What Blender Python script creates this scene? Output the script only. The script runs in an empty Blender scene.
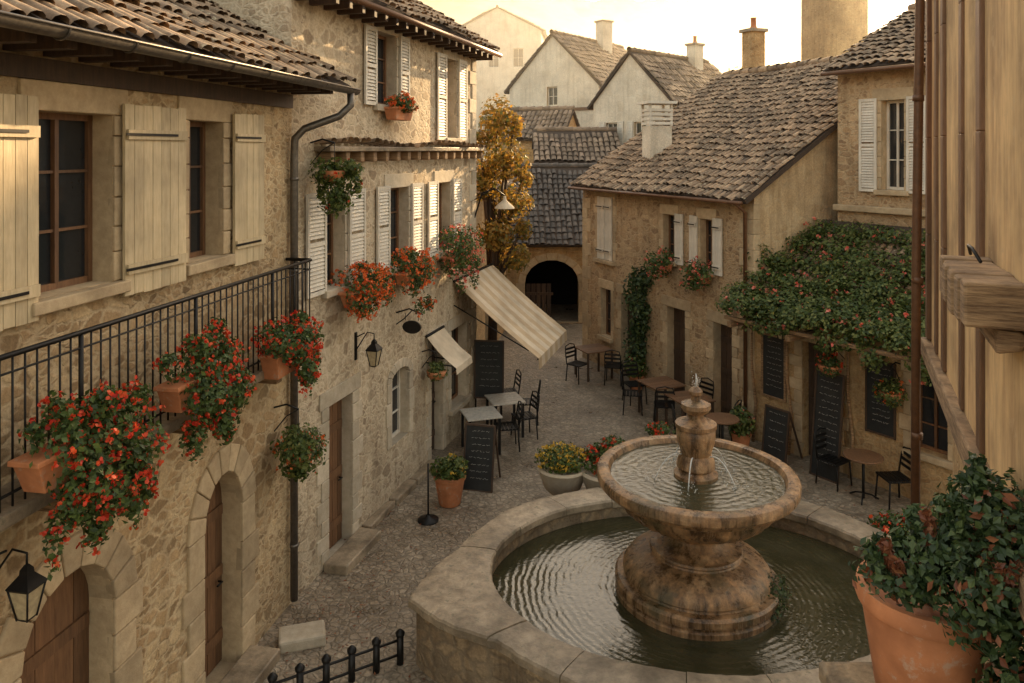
import bpy, math, random
from mathutils import Vector, Matrix
random.seed(7)
R=random.random
def U(a,b): return a+(b-a)*random.random()
sc=bpy.context.scene
COL=sc.collection
WL={}
# ---------------------------------------------------------------- materials
def newmat(name):
    m=bpy.data.materials.new(name); m.use_nodes=True
    nt=m.node_tree; b=nt.nodes["Principled BSDF"]
    return m,nt,b
def N(nt,t,**k):
    n=nt.nodes.new(t)
    for a,v in k.items():
        if a in n.inputs.keys(): n.inputs[a].default_value=v
        else: setattr(n,a,v)
    return n
def ramp(nt,fac,stops,interp='LINEAR'):
    r=nt.nodes.new('ShaderNodeValToRGB'); r.color_ramp.interpolation=interp
    el=r.color_ramp.elements
    while len(el)<len(stops): el.new(0.5)
    for e,(p,c) in zip(el,stops):
        e.position=p; e.color=(c[0],c[1],c[2],1)
    nt.links.new(fac,r.inputs['Fac']); return r.outputs['Color']
def mix(nt,fac,a,b,blend='MIX'):
    n=nt.nodes.new('ShaderNodeMix'); n.data_type='RGBA'; n.blend_type=blend
    for inp,v in ((n.inputs[0],fac),(n.inputs[6],a),(n.inputs[7],b)):
        if isinstance(v,(int,float)): inp.default_value=v
        elif isinstance(v,tuple): inp.default_value=(v[0],v[1],v[2],1)
        else: nt.links.new(v,inp)
    return n.outputs[2]
def mth(nt,op,a,b=None,c=None):
    n=nt.nodes.new('ShaderNodeMath'); n.operation=op
    for i,v in enumerate((a,b,c)):
        if v is None: continue
        if isinstance(v,(int,float)): n.inputs[i].default_value=v
        else: nt.links.new(v,n.inputs[i])
    return n.outputs[0]
def coords(nt,scale=(1,1,1),distort=0,dscale=3,d2=0,d2s=14):
    tc=nt.nodes.new('ShaderNodeTexCoord'); v=tc.outputs['Object']
    for dd,ds in((distort,dscale),(d2,d2s)):
        if dd:
            no=N(nt,'ShaderNodeTexNoise',Scale=ds,Detail=3.0); nt.links.new(tc.outputs['Object'],no.inputs['Vector'])
            vm=nt.nodes.new('ShaderNodeVectorMath'); vm.operation='MULTIPLY_ADD'
            nt.links.new(no.outputs['Color'],vm.inputs[0]); vm.inputs[1].default_value=(dd,)*3
            nt.links.new(v,vm.inputs[2]); v=vm.outputs[0]
    mp=nt.nodes.new('ShaderNodeMapping'); mp.inputs['Scale'].default_value=scale
    nt.links.new(v,mp.inputs['Vector']); return mp.outputs['Vector']
def noise(nt,vec,scale,detail=5,rough=.6):
    n=N(nt,'ShaderNodeTexNoise',Scale=scale,Detail=float(detail),Roughness=rough)
    if vec: nt.links.new(vec,n.inputs['Vector'])
    return n.outputs['Fac']
def bump(nt,b,h,strength=.5,dist=.02):
    n=N(nt,'ShaderNodeBump',Strength=strength,Distance=dist)
    nt.links.new(h,n.inputs['Height']); nt.links.new(n.outputs[0],b.inputs['Normal'])
def rubble(name,cols,mortar,scale=4.5,zs=1.6,rough=.9,bdist=.02,mw=(.04,.2),stain=.5,brk=.16,d=.12,rlo=None,two=False):
    m,nt,b=newmat(name)
    v=coords(nt,(1,1,zs),d,4,d*.45,15)
    def vor(sc_):
        v1=N(nt,'ShaderNodeTexVoronoi',Scale=sc_,feature='F1'); nt.links.new(v,v1.inputs['Vector'])
        v2=N(nt,'ShaderNodeTexVoronoi',Scale=sc_,feature='DISTANCE_TO_EDGE'); nt.links.new(v,v2.inputs['Vector'])
        return v1.outputs['Color'],v2.outputs['Distance']
    cc_,dd_=vor(scale); v0=coords(nt)
    if two: # patches of larger and of smaller stones
        c2_,d2_=vor(scale*.52); sel=ramp(nt,noise(nt,v0,1.1,3),[(.49,(0,0,0)),(.51,(1,1,1))])
        cc_=mix(nt,sel,cc_,c2_); dd_=mix(nt,sel,dd_,mth(nt,'MULTIPLY',d2_,1.4))
    sp=nt.nodes.new('ShaderNodeSeparateColor'); nt.links.new(cc_,sp.inputs[0])
    n=len(cols); c=ramp(nt,sp.outputs[0],[(i/(n-1),cc) for i,cc in enumerate(cols)])
    nf=noise(nt,v0,30,6,.7); nb=noise(nt,v0,.9,5,.65); nm=noise(nt,v0,7,5,.7)
    c=mix(nt,1.0,c,ramp(nt,nf,[(.25,(.6,.57,.53)),(.7,(1.2,1.17,1.12))]),'MULTIPLY')
    mr=N(nt,'ShaderNodeMapRange'); mr.inputs[1].default_value=mw[0]; mr.inputs[2].default_value=mw[1]
    nt.links.new(mth(nt,'ADD',dd_,mth(nt,'MULTIPLY',mth(nt,'SUBTRACT',nm,.5),brk*2)),mr.inputs[0])
    mo=mix(nt,1.0,mortar,ramp(nt,nf,[(.3,(.75,.73,.7)),(.7,(1.1,1.1,1.08))]),'MULTIPLY')
    c=mix(nt,mr.outputs[0],mo,c)
    c=mix(nt,stain,c,ramp(nt,nb,[(.3,(.42,.36,.30)),(.6,(1.12,1.1,1.06))]),'MULTIPLY')
    st=noise(nt,coords(nt,(4,4,.35)),1.5,4)
    c=mix(nt,stain*.7,c,ramp(nt,st,[(.36,(.55,.5,.44)),(.5,(1,1,1))]),'MULTIPLY')
    nt.links.new(c,b.inputs['Base Color']); b.inputs['Roughness'].default_value=rough
    if rlo is not None: nt.links.new(ramp(nt,nb,[(.35,(rlo,)*3),(.65,(rough,)*3)]),b.inputs['Roughness'])
    h=mth(nt,'ADD',mth(nt,'MULTIPLY',mr.outputs[0],mth(nt,'ADD',.35,mth(nt,'MULTIPLY',sp.outputs[1],.4))),mth(nt,'ADD',mth(nt,'MULTIPLY',nf,.5),mth(nt,'MULTIPLY',nm,.6)))
    bump(nt,b,h,.8,bdist); return m
def blocky(name,c1,c2,scale=9,rough=.85,bd=.012,island=.5,stain=.4,stretch=(1,1,1),lich=None,lo=.28,hi=.68):
    m,nt,b=newmat(name); v=coords(nt,stretch)
    nf=noise(nt,v,scale,7,.7); nb=noise(nt,coords(nt),1.3,4)
    c=ramp(nt,nf,[(lo,c1),(hi,c2)])
    g=nt.nodes.new('ShaderNodeNewGeometry')
    ic=ramp(nt,g.outputs['Random Per Island'],[(0,(1-island,)*3),(1,(1.0+island*.25,)*3)])
    c=mix(nt,1.0,c,ic,'MULTIPLY')
    c=mix(nt,stain,c,ramp(nt,nb,[(.32,(.38,.35,.31)),(.6,(1.1,1.08,1.05))]),'MULTIPLY')
    if lich:
        nl=noise(nt,coords(nt),11,6,.75); c=mix(nt,ramp(nt,nl,[(.56,(0,0,0)),(.66,(.8,.8,.8))]),c,lich)
    nt.links.new(c,b.inputs['Base Color']); b.inputs['Roughness'].default_value=rough
    bump(nt,b,nf,.8,bd); return m
def leafmat(name,cols,trans=.35):
    m,nt,b=newmat(name)
    g=nt.nodes.new('ShaderNodeNewGeometry'); n=len(cols)
    c=ramp(nt,g.outputs['Random Per Island'],[(i/(n-1),cc) for i,cc in enumerate(cols)])
    nt.links.new(c,b.inputs['Base Color']); b.inputs['Roughness'].default_value=.55
    tr=nt.nodes.new('ShaderNodeBsdfTranslucent'); nt.links.new(c,tr.inputs[0])
    ms=nt.nodes.new('ShaderNodeMixShader'); ms.inputs[0].default_value=trans
    nt.links.new(b.outputs[0],ms.inputs[1]); nt.links.new(tr.outputs[0],ms.inputs[2])
    nt.links.new(ms.outputs[0],nt.nodes['Material Output'].inputs[0]); return m
def simple(name,c,rough=.5,metal=0,sc_=20,var=.25,bd=.003):
    m,nt,b=newmat(name); nf=noise(nt,coords(nt),sc_,5)
    d=tuple(x*(1-var) for x in c); e=tuple(min(1,x*(1+var)) for x in c)
    nt.links.new(ramp(nt,nf,[(.3,d),(.7,e)]),b.inputs['Base Color'])
    b.inputs['Roughness'].default_value=rough; b.inputs['Metallic'].default_value=metal
    bump(nt,b,nf,.5,bd); return m
M={}
M['rubA']=rubble('rubble_limestone',[(.32,.215,.115),(.50,.355,.20),(.25,.17,.09),(.57,.435,.265),(.42,.29,.155)],(.54,.415,.26),8,1.8,stain=.5,bdist=.014,two=True)
M['rubB']=rubble('rubble_pale',[(.42,.33,.23),(.55,.455,.335),(.32,.245,.17),(.60,.51,.385),(.48,.385,.27)],(.60,.50,.37),7.5,1.6,stain=.5,bdist=.013,two=True)
M['rubD']=rubble('rubble_brown',[(.37,.25,.14),(.49,.345,.205),(.26,.17,.10),(.53,.395,.245)],(.47,.345,.21),8,1.8,bdist=.015,stain=.5,two=True)
M['rubE']=rubble('rubble_ochre',[(.42,.265,.125),(.52,.35,.175),(.34,.21,.10),(.56,.405,.23)],(.48,.33,.17),7,1.5,stain=.55,bdist=.015)
M['poolwall']=rubble('pool_masonry',[(.28,.20,.125),(.38,.285,.18),(.20,.15,.10)],(.24,.18,.12),5,1.3,stain=.8)
M['plas']=rubble('old_plaster',[(.50,.375,.23),(.53,.405,.26),(.46,.34,.20)],(.52,.395,.25),2.5,1.0,mw=(.0,.1),bdist=.012,stain=.7)
M['white']=rubble('lime_render',[(.68,.62,.52),(.72,.66,.56),(.64,.58,.48)],(.68,.62,.52),2,1.0,mw=(0,.1),bdist=.008,stain=.4)
M['pave']=rubble('street_paving',[(.28,.23,.175),(.37,.31,.24),(.24,.195,.15),(.42,.355,.28),(.32,.265,.205)],(.21,.17,.125),10.5,1,rough=.62,bdist=.022,mw=(.0,.18),stain=.75,brk=.09,d=.09,rlo=.25)
M['ground']=simple('earth',(.14,.12,.09),.95,sc_=3)
M['ash']=blocky('dressed_stone',(.42,.305,.18),(.60,.46,.29),9,island=.3,stain=.4)
M['ashB']=blocky('dressed_stone_pale',(.48,.395,.28),(.64,.545,.42),9,island=.3,stain=.35)
M['cope']=blocky('coping_stone',(.19,.145,.10),(.46,.36,.25),7,rough=.48,bd=.02,island=.15,stain=.9,lich=(.13,.12,.07))
M['tile']=blocky('canal_tile',(.16,.10,.06),(.46,.31,.19),7,rough=.85,bd=.012,island=.6,stain=.45,lich=(.50,.42,.28))
M['tileF']=blocky('canal_tile_pale',(.15,.105,.075),(.36,.26,.175),4,rough=.85,bd=.01,island=.5,stain=.4)
M['tileG']=blocky('canal_tile_dark',(.04,.035,.03),(.16,.125,.10),4,rough=.8,bd=.01,island=.5,stain=.4)
M['under']=simple('roof_underlay',(.06,.04,.028),.95)
M['void']=simple('passage_painted_shade',(.012,.009,.007),.95)  # near-black colour paints in the shade inside the open archway
M['wood']=blocky('brown_wood',(.11,.05,.022),(.24,.12,.055),6,rough=.6,bd=.006,island=.4,stain=.3,stretch=(5,5,.6))
M['wooddk']=blocky('dark_wood',(.035,.02,.011),(.10,.055,.03),6,rough=.7,bd=.006,island=.4,stain=.3,stretch=(5,5,.6))
M['beam']=blocky('weathered_beam',(.12,.065,.032),(.44,.28,.15),3,rough=.85,bd=.02,island=.2,stain=.6,stretch=(1.4,1.4,16),lo=.34,hi=.62)
M['plasW']=blocky('warm_plaster',(.34,.19,.085),(.64,.42,.20),1.6,rough=.9,bd=.012,island=0,stain=.8,stretch=(5,5,.7),lo=.3,hi=.58,lich=(.50,.34,.18))
M['shutC']=blocky('cream_shutter_paint',(.50,.385,.23),(.68,.555,.36),5,rough=.6,bd=.005,island=.18,stain=.5,stretch=(6,6,.7))
M['shutW']=blocky('white_shutter_paint',(.58,.52,.43),(.76,.70,.60),5,rough=.6,bd=.004,island=.15,stain=.4,stretch=(6,6,.7))
M['iron']=simple('black_iron',(.018,.016,.015),.5,.6)
M['zinc']=simple('zinc_gutter',(.15,.13,.11),.45,.7)
M['pipe']=simple('brown_pipe',(.13,.06,.028),.5,.2)
M['terra']=blocky('terracotta',(.42,.15,.06),(.58,.225,.095),5,rough=.75,bd=.004,island=.1,stain=.7,lich=(.44,.28,.19))
M['glass']=simple('window_glass',(.02,.022,.025),.06,0,bd=0,var=.1)
M['lamp']=simple('lantern_glass',(.45,.36,.22),.15,0)
M['board']=simple('chalkboard',(.018,.018,.017),.65,0,sc_=6,var=.4)
M['chalk']=simple('chalk',(.30,.28,.25),.9)
M['cloth']=blocky('awning_canvas',(.46,.33,.20),(.55,.41,.26),5,island=.06,stain=.4)
M['clothW']=blocky('awning_white',(.56,.45,.32),(.65,.54,.40),5,island=.06,stain=.4)
M['tabW']=simple('white_table',(.5,.45,.38),.4)
M['leaf']=leafmat('geranium_leaf',[(.03,.055,.014),(.07,.11,.025),(.12,.17,.04)])
M['vine']=leafmat('vine_leaf',[(.03,.05,.012),(.07,.11,.022),(.12,.155,.035),(.2,.21,.055)],.4)
M['dark']=leafmat('shrub_leaf',[(.018,.036,.012),(.04,.07,.02),(.085,.12,.035)],.25)
M['rust']=leafmat('copper_leaf',[(.12,.035,.015),(.22,.07,.03),(.30,.12,.05)],.3)
M['autumn']=leafmat('autumn_leaf',[(.08,.10,.02),(.26,.17,.035),(.46,.25,.04),(.16,.13,.025),(.36,.17,.03)],.5)
M['red']=leafmat('red_blossom',[(.5,.02,.01),(.70,.055,.015),(.78,.14,.04)],.3)
M['orange']=leafmat('orange_blossom',[(.62,.07,.015),(.75,.14,.02),(.78,.22,.05)],.3)
M['pink']=leafmat('pink_blossom',[(.62,.12,.08),(.75,.26,.18),(.68,.07,.04)],.3)
M['yel']=leafmat('yellow_blossom',[(.65,.38,.04),(.75,.5,.08)],.3)
M['hill']=simple('hill_woods',(.08,.08,.04),.95,sc_=.10,var=.7)
m,nt,b=newmat('fountain_stone')
n1=noise(nt,coords(nt),6,7,.7); n2=noise(nt,coords(nt,(5,5,.5)),1.6,5,.7); n3=noise(nt,coords(nt),22,6,.75); n4=noise(nt,coords(nt),2.2,4)
c=ramp(nt,n1,[(.28,(.13,.07,.033)),(.5,(.30,.175,.085)),(.72,(.45,.30,.17))])
c=mix(nt,.9,c,ramp(nt,n2,[(.36,(.2,.17,.13)),(.5,(.8,.76,.7)),(.64,(1.45,1.38,1.28))]),'MULTIPLY')
c=mix(nt,ramp(nt,n4,[(.52,(0,0,0)),(.68,(.65,.65,.65))]),c,(.05,.052,.022))
c=mix(nt,.6,c,ramp(nt,n3,[(.3,(.55,.55,.55)),(.7,(1.2,1.2,1.2))]),'MULTIPLY')
nt.links.new(c,b.inputs['Base Color']); nt.links.new(ramp(nt,n2,[(.35,(.15,)*3),(.6,(.5,)*3)]),b.inputs['Roughness'])
bump(nt,b,mth(nt,'ADD',n1,mth(nt,'MULTIPLY',n3,.8)),.8,.018); M['ftn']=m
def water(name,k,str_,nz,off=(0,0)):
    m,nt,b=newmat(name)
    tc=nt.nodes.new('ShaderNodeTexCoord'); mp=nt.nodes.new('ShaderNodeMapping'); mp.inputs['Scale'].default_value=(1,1,0); mp.inputs['Location'].default_value=(off[0],off[1],0)
    nt.links.new(tc.outputs['Object'],mp.inputs[0])
    no=noise(nt,mp.outputs[0],3.2,3); ms=noise(nt,mp.outputs[0],1.1,3)
    ln=nt.nodes.new('ShaderNodeVectorMath'); ln.operation='LENGTH'; nt.links.new(mp.outputs[0],ln.inputs[0])
    d=mth(nt,'ADD',ln.outputs['Value'],mth(nt,'MULTIPLY',no,.14))
    s=mth(nt,'MULTIPLY',mth(nt,'SINE',mth(nt,'MULTIPLY',d,k)),ramp(nt,ms,[(.40,(.12,)*3),(.64,(.9,)*3)]))
    h=mth(nt,'ADD',s,mth(nt,'MULTIPLY',noise(nt,mp.outputs[0],12,4),nz))
    nt.links.new(ramp(nt,ms,[(.3,(.028,.026,.012)),(.7,(.065,.056,.028))]),b.inputs['Base Color']); b.inputs['Roughness'].default_value=.05
    b.inputs['IOR'].default_value=1.5
    bump(nt,b,h,str_,.01); return m
M['water']=water('pool_water',75,.24,2.2); M['waterB']=water('bowl_water',60,.32,4.5)
m,nt,b=newmat('water_jet'); b.inputs['Roughness'].default_value=.1
b.inputs['Transmission Weight'].default_value=.5; b.inputs['IOR'].default_value=1.2
nt.links.new(ramp(nt,noise(nt,coords(nt),30),[(.3,(.7,.7,.68)),(.7,(.95,.94,.9))]),b.inputs['Base Color']); M['jet']=m

# ---------------------------------------------------------------- builder
class MB:
    def __init__(s): s.v=[];s.f=[];s.mi=[];s.sm=[]
    def add(s,vs,fs,mi=0,smooth=False):
        o=len(s.v); s.v.extend([tuple(p) for p in vs])
        for f in fs: s.f.append([i+o for i in f]); s.mi.append(mi); s.sm.append(smooth)
    def hexa(s,p,mi=0):
        s.add(p,[(0,3,2,1),(4,5,6,7),(0,1,5,4),(1,2,6,5),(2,3,7,6),(3,0,4,7)],mi)
    def box(s,c,sz,rot=None,mi=0):
        c=Vector(c); h=[x/2 for x in sz]
        ps=[Vector((x*h[0],y*h[1],z*h[2])) for z in(-1,1) for x,y in((-1,-1),(1,-1),(1,1),(-1,1))]
        if rot is not None: ps=[rot@p for p in ps]
        s.hexa([c+p for p in ps],mi)
    def wbox(s,F,u0,u1,z0,z1,d0,d1,mi=0,j=0):
        ps=[]
        for z in(z0,z1):
            for u,d in((u0,d1),(u1,d1),(u1,d0),(u0,d0)):
                ps.append(F.P(u+U(-j,j),z+U(-j,j),d+(U(-j,j) if d==d1 else 0)))
        s.hexa(ps,mi)
    def tube(s,pts,r,seg=6,mi=0,cap=True):
        pts=[Vector(p) for p in pts]; rs=r if isinstance(r,(list,tuple)) else [r]*len(pts)
        vs=[];fs=[]; n=len(pts); prev=None
        for i,p in enumerate(pts):
            t=(pts[min(i+1,n-1)]-pts[max(i-1,0)])
            t=t.normalized() if t.length>1e-9 else Vector((0,0,1))
            a=prev if prev else (Vector((0,0,1)) if abs(t.z)<.9 else Vector((1,0,0)))
            x=(a-t*a.dot(t)); x=x.normalized() if x.length>1e-6 else t.orthogonal().normalized()
            prev=x; y=t.cross(x)
            for k in range(seg):
                an=2*math.pi*k/seg; vs.append(p+(x*math.cos(an)+y*math.sin(an))*rs[i])
        for i in range(n-1):
            for k in range(seg):
                k2=(k+1)%seg; fs.append((i*seg+k,i*seg+k2,(i+1)*seg+k2,(i+1)*seg+k))
        if cap: fs.append(tuple(range(seg))[::-1]); fs.append(tuple((n-1)*seg+k for k in range(seg)))
        s.add(vs,fs,mi,seg>4)
    def lathe(s,c,prof,seg=32,mi=0,sx=1,sy=1,smooth=True,rot=0,wob=0,gad=None):
        c=Vector(c); vs=[];fs=[]; n=len(prof)
        for j,(r,z) in enumerate(prof):
            for k in range(seg):
                a=2*math.pi*k/seg+rot; q=1+wob*math.sin(3*a+z*4)+wob*.6*math.sin(7*a-z*6)
                if gad and gad[0]<=j<=gad[1]: q*=1+gad[3]*abs(math.sin(a*gad[2]/2))
                vs.append(c+Vector((r*q*math.cos(a)*sx,r*q*math.sin(a)*sy,z)))
        for i in range(n-1):
            for k in range(seg):
                k2=(k+1)%seg; fs.append((i*seg+k,i*seg+k2,(i+1)*seg+k2,(i+1)*seg+k))
        s.add(vs,fs,mi,smooth)
        if prof[0][0]>1e-4: s.add(vs[:seg],[tuple(range(seg))[::-1]],mi)
        if prof[-1][0]>1e-4: s.add(vs[-seg:],[tuple(range(seg))],mi)
    def obj(s,name,mats,parent=None,origin=None,bevel=0,sharp=0,**props):
        me=bpy.data.meshes.new(name)
        if origin is None:
            xs=[p[0] for p in s.v];ys=[p[1] for p in s.v];zs=[p[2] for p in s.v]
            origin=((min(xs)+max(xs))/2,(min(ys)+max(ys))/2,min(zs))
        ox,oy,oz=origin
        me.from_pydata([(x-ox,y-oy,z-oz) for x,y,z in s.v],[],s.f)
        me.polygons.foreach_set('material_index',s.mi); me.polygons.foreach_set('use_smooth',s.sm)
        for q in (mats if isinstance(mats,list) else [mats]): me.materials.append(M[q])
        me.update()
        if sharp:
            try: me.set_sharp_from_angle(angle=math.radians(sharp))
            except Exception: pass
        o=bpy.data.objects.new(name,me); COL.objects.link(o); place(o,origin,parent)
        if bevel:
            b=o.modifiers.new('bevel','BEVEL'); b.width=bevel; b.segments=2; b.limit_method='ANGLE'
        for k,v in props.items(): o[k]=v
        return o
def place(o,origin,parent):
    WL[o.name]=Vector(origin)
    if parent: o.parent=parent; o.location=Vector(origin)-WL[parent.name]
    else: o.location=origin
def thing(name,loc,label,category,group=None,parent=None):
    o=bpy.data.objects.new(name,None); COL.objects.link(o); o.empty_display_size=.3
    place(o,loc,parent)
    if label: o['label']=label; o['category']=category
    if group: o['group']=group
    return o
def dup(o,parent=None,loc=None,rot=None,label=None):
    n=o.copy(); COL.objects.link(n)
    if parent: n.parent=parent
    if loc is not None: n.location=loc
    if rot is not None: n.rotation_euler=(0,0,rot)
    if label: n['label']=label
    for c in list(o.children): dup(c,n)
    return n
class Frame:
    def __init__(s,p0,d):
        s.o=Vector((p0[0],p0[1],0)); s.u=Vector((d[0],d[1],0)).normalized(); s.n=Vector((s.u.y,-s.u.x,0))
        s.ang=math.atan2(s.u.y,s.u.x)
    def P(s,u,z,d=0): 
        p=s.o+s.u*u+s.n*d; return Vector((p.x,p.y,z))
def wall(mb,F,u0,u1,z0,z1,ops=(),depth=.26,mi=0,ri=None):
    ri=mi if ri is None else ri
    us=sorted(set([u0,u1]+[x for o in ops for x in o[:2]])); zs=sorted(set([z0,z1]+[x for o in ops for x in o[2:4]]))
    for a,b in zip(us,us[1:]):
        for c,d in zip(zs,zs[1:]):
            mu,mz=(a+b)/2,(c+d)/2
            if any(o[0]<mu<o[1] and o[2]<mz<o[3] for o in ops): continue
            mb.add([F.P(a,c),F.P(b,c),F.P(b,d),F.P(a,d)],[(0,1,2,3)],mi)
    for o in ops:
        a,b,c,d=o[:4]; rise=o[4] if len(o)>4 else 0; sp=d-rise
        mb.add([F.P(a,c),F.P(a,sp),F.P(a,sp,-depth),F.P(a,c,-depth)],[(0,1,2,3)],ri)
        mb.add([F.P(b,c),F.P(b,c,-depth),F.P(b,sp,-depth),F.P(b,sp)],[(0,1,2,3)],ri)
        if c>z0+.01: mb.add([F.P(a,c),F.P(b,c),F.P(b,c,-depth),F.P(a,c,-depth)],[(0,3,2,1)],ri)
        if rise<=0: mb.add([F.P(a,d),F.P(b,d),F.P(b,d,-depth),F.P(a,d,-depth)],[(0,1,2,3)],ri)
        else:
            n=14; pts=[((a+b)/2-(b-a)/2*math.cos(math.pi*i/n),sp+rise*math.sin(math.pi*i/n)) for i in range(n+1)]
            for (ua,za),(ub,zb) in zip(pts,pts[1:]):
                mb.add([F.P(ua,za),F.P(ub,zb),F.P(ub,d),F.P(ua,d)],[(0,1,2,3)],mi)
                mb.add([F.P(ua,za),F.P(ub,zb),F.P(ub,zb,-depth),F.P(ua,za,-depth)],[(0,1,2,3)],ri)
def tiles(mb,O,e,s_,nrm,L,S,pitch=.21,row=.36,mi=0,rag=1):
    nc=max(1,int(L/pitch)); nr=max(1,int(S/row)); seg=5
    for c in range(nc):
        cu=(c+.5)*L/nc+U(-.012,.012)
        for r in range(nr):
            s0=r*row+U(-.05,.05)*rag-.03; s1=min(S+.02,s0+row*1.16); off=cu+U(-.018,.018)*rag; sk=U(-.03,.03)*rag
            r0=pitch*.46*U(.9,1.08); r1=r0*.82; l0=.026+U(0,.022); l1=.004
            l0+=.035*math.sin(off*1.7+s0*1.1); l1+=.035*math.sin(off*1.7+s1*1.1)
            vs=[]
            for (ss,rr,ll,oo) in((s0,r0,l0,off),(s1,r1,l1,off+sk)):
                for k in range(seg+1):
                    a=math.pi*k/seg
                    vs.append(O+e*(oo-rr*math.cos(a))+s_*ss+nrm*(ll+rr*.72*math.sin(a)))
            m=seg+1
            mb.add(vs,[(k,k+1,m+k+1,m+k) for k in range(seg)],mi,True)
def roof_slab(mb,O,e,s_,nrm,L,S,th=.09,mi=1):
    ps=[O-nrm*th,O+e*L-nrm*th,O+e*L+s_*S-nrm*th,O+s_*S-nrm*th,O,O+e*L,O+e*L+s_*S,O+s_*S]
    mb.hexa(ps,mi)
def house(name,label,corner,r,width,length,z0,ze,slope,side,wm,wmf,tm,ov=.5,vf=.12,vb=.12,ops=(),fops=(),pitch=.18,row=.31,cat='house',both=True,rm='ash'):
    r=Vector((r[0],r[1],0)).normalized(); u=Vector((r.y,-r.x,0)); c=Vector((corner[0],corner[1],0))
    fl=c if side=='left' else c-u*width; fr=fl+u*width
    T=math.tan(math.radians(slope)); zr=ze+width/2*T
    h=thing(name,((fl+fr)/2+r*length/2+Vector((0,0,z0))),label,cat)
    Ff=Frame(fl,u); Fr=Frame(fr,r); Fl=Frame(fl+r*length,-r); Fb=Frame(fr+r*length,-u)
    mb=MB()
    wall(mb,Ff,0,width,z0,ze,fops,mi=1,ri=2); mb.add([Ff.P(0,ze),Ff.P(width,ze),Ff.P(width/2,zr)],[(0,1,2)],1)
    wall(mb,Fb,0,width,z0,ze,(),mi=1); mb.add([Fb.P(0,ze),Fb.P(width,ze),Fb.P(width/2,zr)],[(0,1,2)],1)
    wall(mb,Fr,0,length,z0,ze,ops if side=='right' else (),ri=2); wall(mb,Fl,0,length,z0,ze,ops if side=='left' else (),ri=2)
    mb.obj('wall',[wm,wmf,rm],h)
    mb=MB(); cs,sn=math.cos(math.radians(slope)),math.sin(math.radians(slope))
    for F,tiled in((Fr,side=='right' or both),(Fl,side=='left' or both)):
        isr=F is Fr; a=-vf if isr else -vb; Lh=length+vf+vb
        s_=-F.n*cs+Vector((0,0,sn)); nrm=F.n*sn+Vector((0,0,cs))
        O=F.P(a,ze-ov*T+.1,ov); S=(width/2+ov)/cs
        roof_slab(mb,O,F.u,s_,nrm,Lh,S,.1,1)
        if tiled: tiles(mb,O,F.u,s_,nrm,Lh,S,pitch,row)
    a=fl+u*width/2-r*vf+Vector((0,0,zr+.1)); n=int((length+vf+vb)/.38)
    for i in range(n):
        p=a+r*(i*.38); mb.tube([p+Vector((0,0,U(.03,.05))),p+r*.42+Vector((0,0,.02))],[.12,.1],8,0,False)
    mb.obj('roof',[tm,'under'],h)
    return h,dict(f=Ff,r=Fr,l=Fl,zr=zr)
def window(h,F,a,b,c,d,rec=.2,fm='wood',surround='ash',sill=True,bars=2,q=.14,rise=0):
    mb=MB(); t=.055; R0,R1=-rec-.05,-rec
    mb.wbox(F,a+.002,a+t,c,d,R0,R1); mb.wbox(F,b-t,b-.002,c,d,R0,R1)
    mb.wbox(F,a+t,b-t,c,c+t,R0,R1-.004); mb.wbox(F,a+t,b-t,d-t,d,R0,R1-.004)
    m_=(a+b)/2; mb.wbox(F,m_-.022,m_+.022,c+t,d-t,R0,R1+.006)
    for i in range(1,bars+1):
        z=c+(d-c)*i/(bars+1); mb.wbox(F,a+t,m_-.022,z-.012,z+.012,R0,R1-.008); mb.wbox(F,m_+.022,b-t,z-.012,z+.012,R0,R1-.008)
    w=mb.obj('window',fm,h)
    g=MB(); g.wbox(F,a-.03,b+.03,c-.03,d+.03,-rec-.08,-rec-.035); g.obj('pane','glass',w)
    if surround: sur(h,F,a,b,c,d,surround,q,sill)
def sur(h,F,a,b,c,d,mat,q=.14,sill=True,name='window_surround'):
    mb=MB(); z=c; i=0
    while z<d-.02:
        hh=min(U(.2,.3),d-z); 
        if d-z-hh<.08: hh=d-z
        k=q*(1.6 if i%2 else 1)
        mb.wbox(F,a-k,a-.001,z+.004,z+hh-.004,-.05,.022,j=.004); mb.wbox(F,b+.001,b+k*U(.9,1.1),z+.004,z+hh-.004,-.05,.022,j=.004)
        z+=hh; i+=1
    mb.wbox(F,a-q*1.3,b+q*1.3,d+.002,d+.24,-.05,.026,j=.004)
    mb.obj(name,mat,h,bevel=.01)
    if sill:
        s=MB(); s.wbox(F,a-q*.9,b+q*.9,c-.11,c-.002,-.18,.1,j=.004); s.obj('window_sill',mat,h,bevel=.012)
def shutter(h,F,a,b,c,d,mat='shutC',d0=.035,ang=0):
    if ang: 
        p=F.P(a,0,d0); dd=F.u*math.cos(ang)+F.n*math.sin(ang); F=Frame((p.x,p.y),(dd.x,dd.y)); b=b-a; a=0; d0=0
    mb=MB(); n=max(3,round((b-a)/.115)); w=(b-a)/n
    for i in range(n): 
        e=U(0,.004); mb.wbox(F,a+i*w+.003,a+(i+1)*w-.003,c+U(0,.012),d-U(0,.012),d0,d0+.028+e)
    for zz in (c+.14*(d-c),c+.84*(d-c)): mb.wbox(F,a+.015,b-.015,zz-.045,zz+.045,d0+.034,d0+.058)
    o=mb.obj('shutter',mat,h)
    for zz in (c+.14*(d-c),c+.84*(d-c)):
        mb=MB(); mb.wbox(F,a-.02,a+(b-a)*.8,zz-.012,zz+.012,d0+.06,d0+.068); mb.obj('hinge','iron',o)
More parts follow.
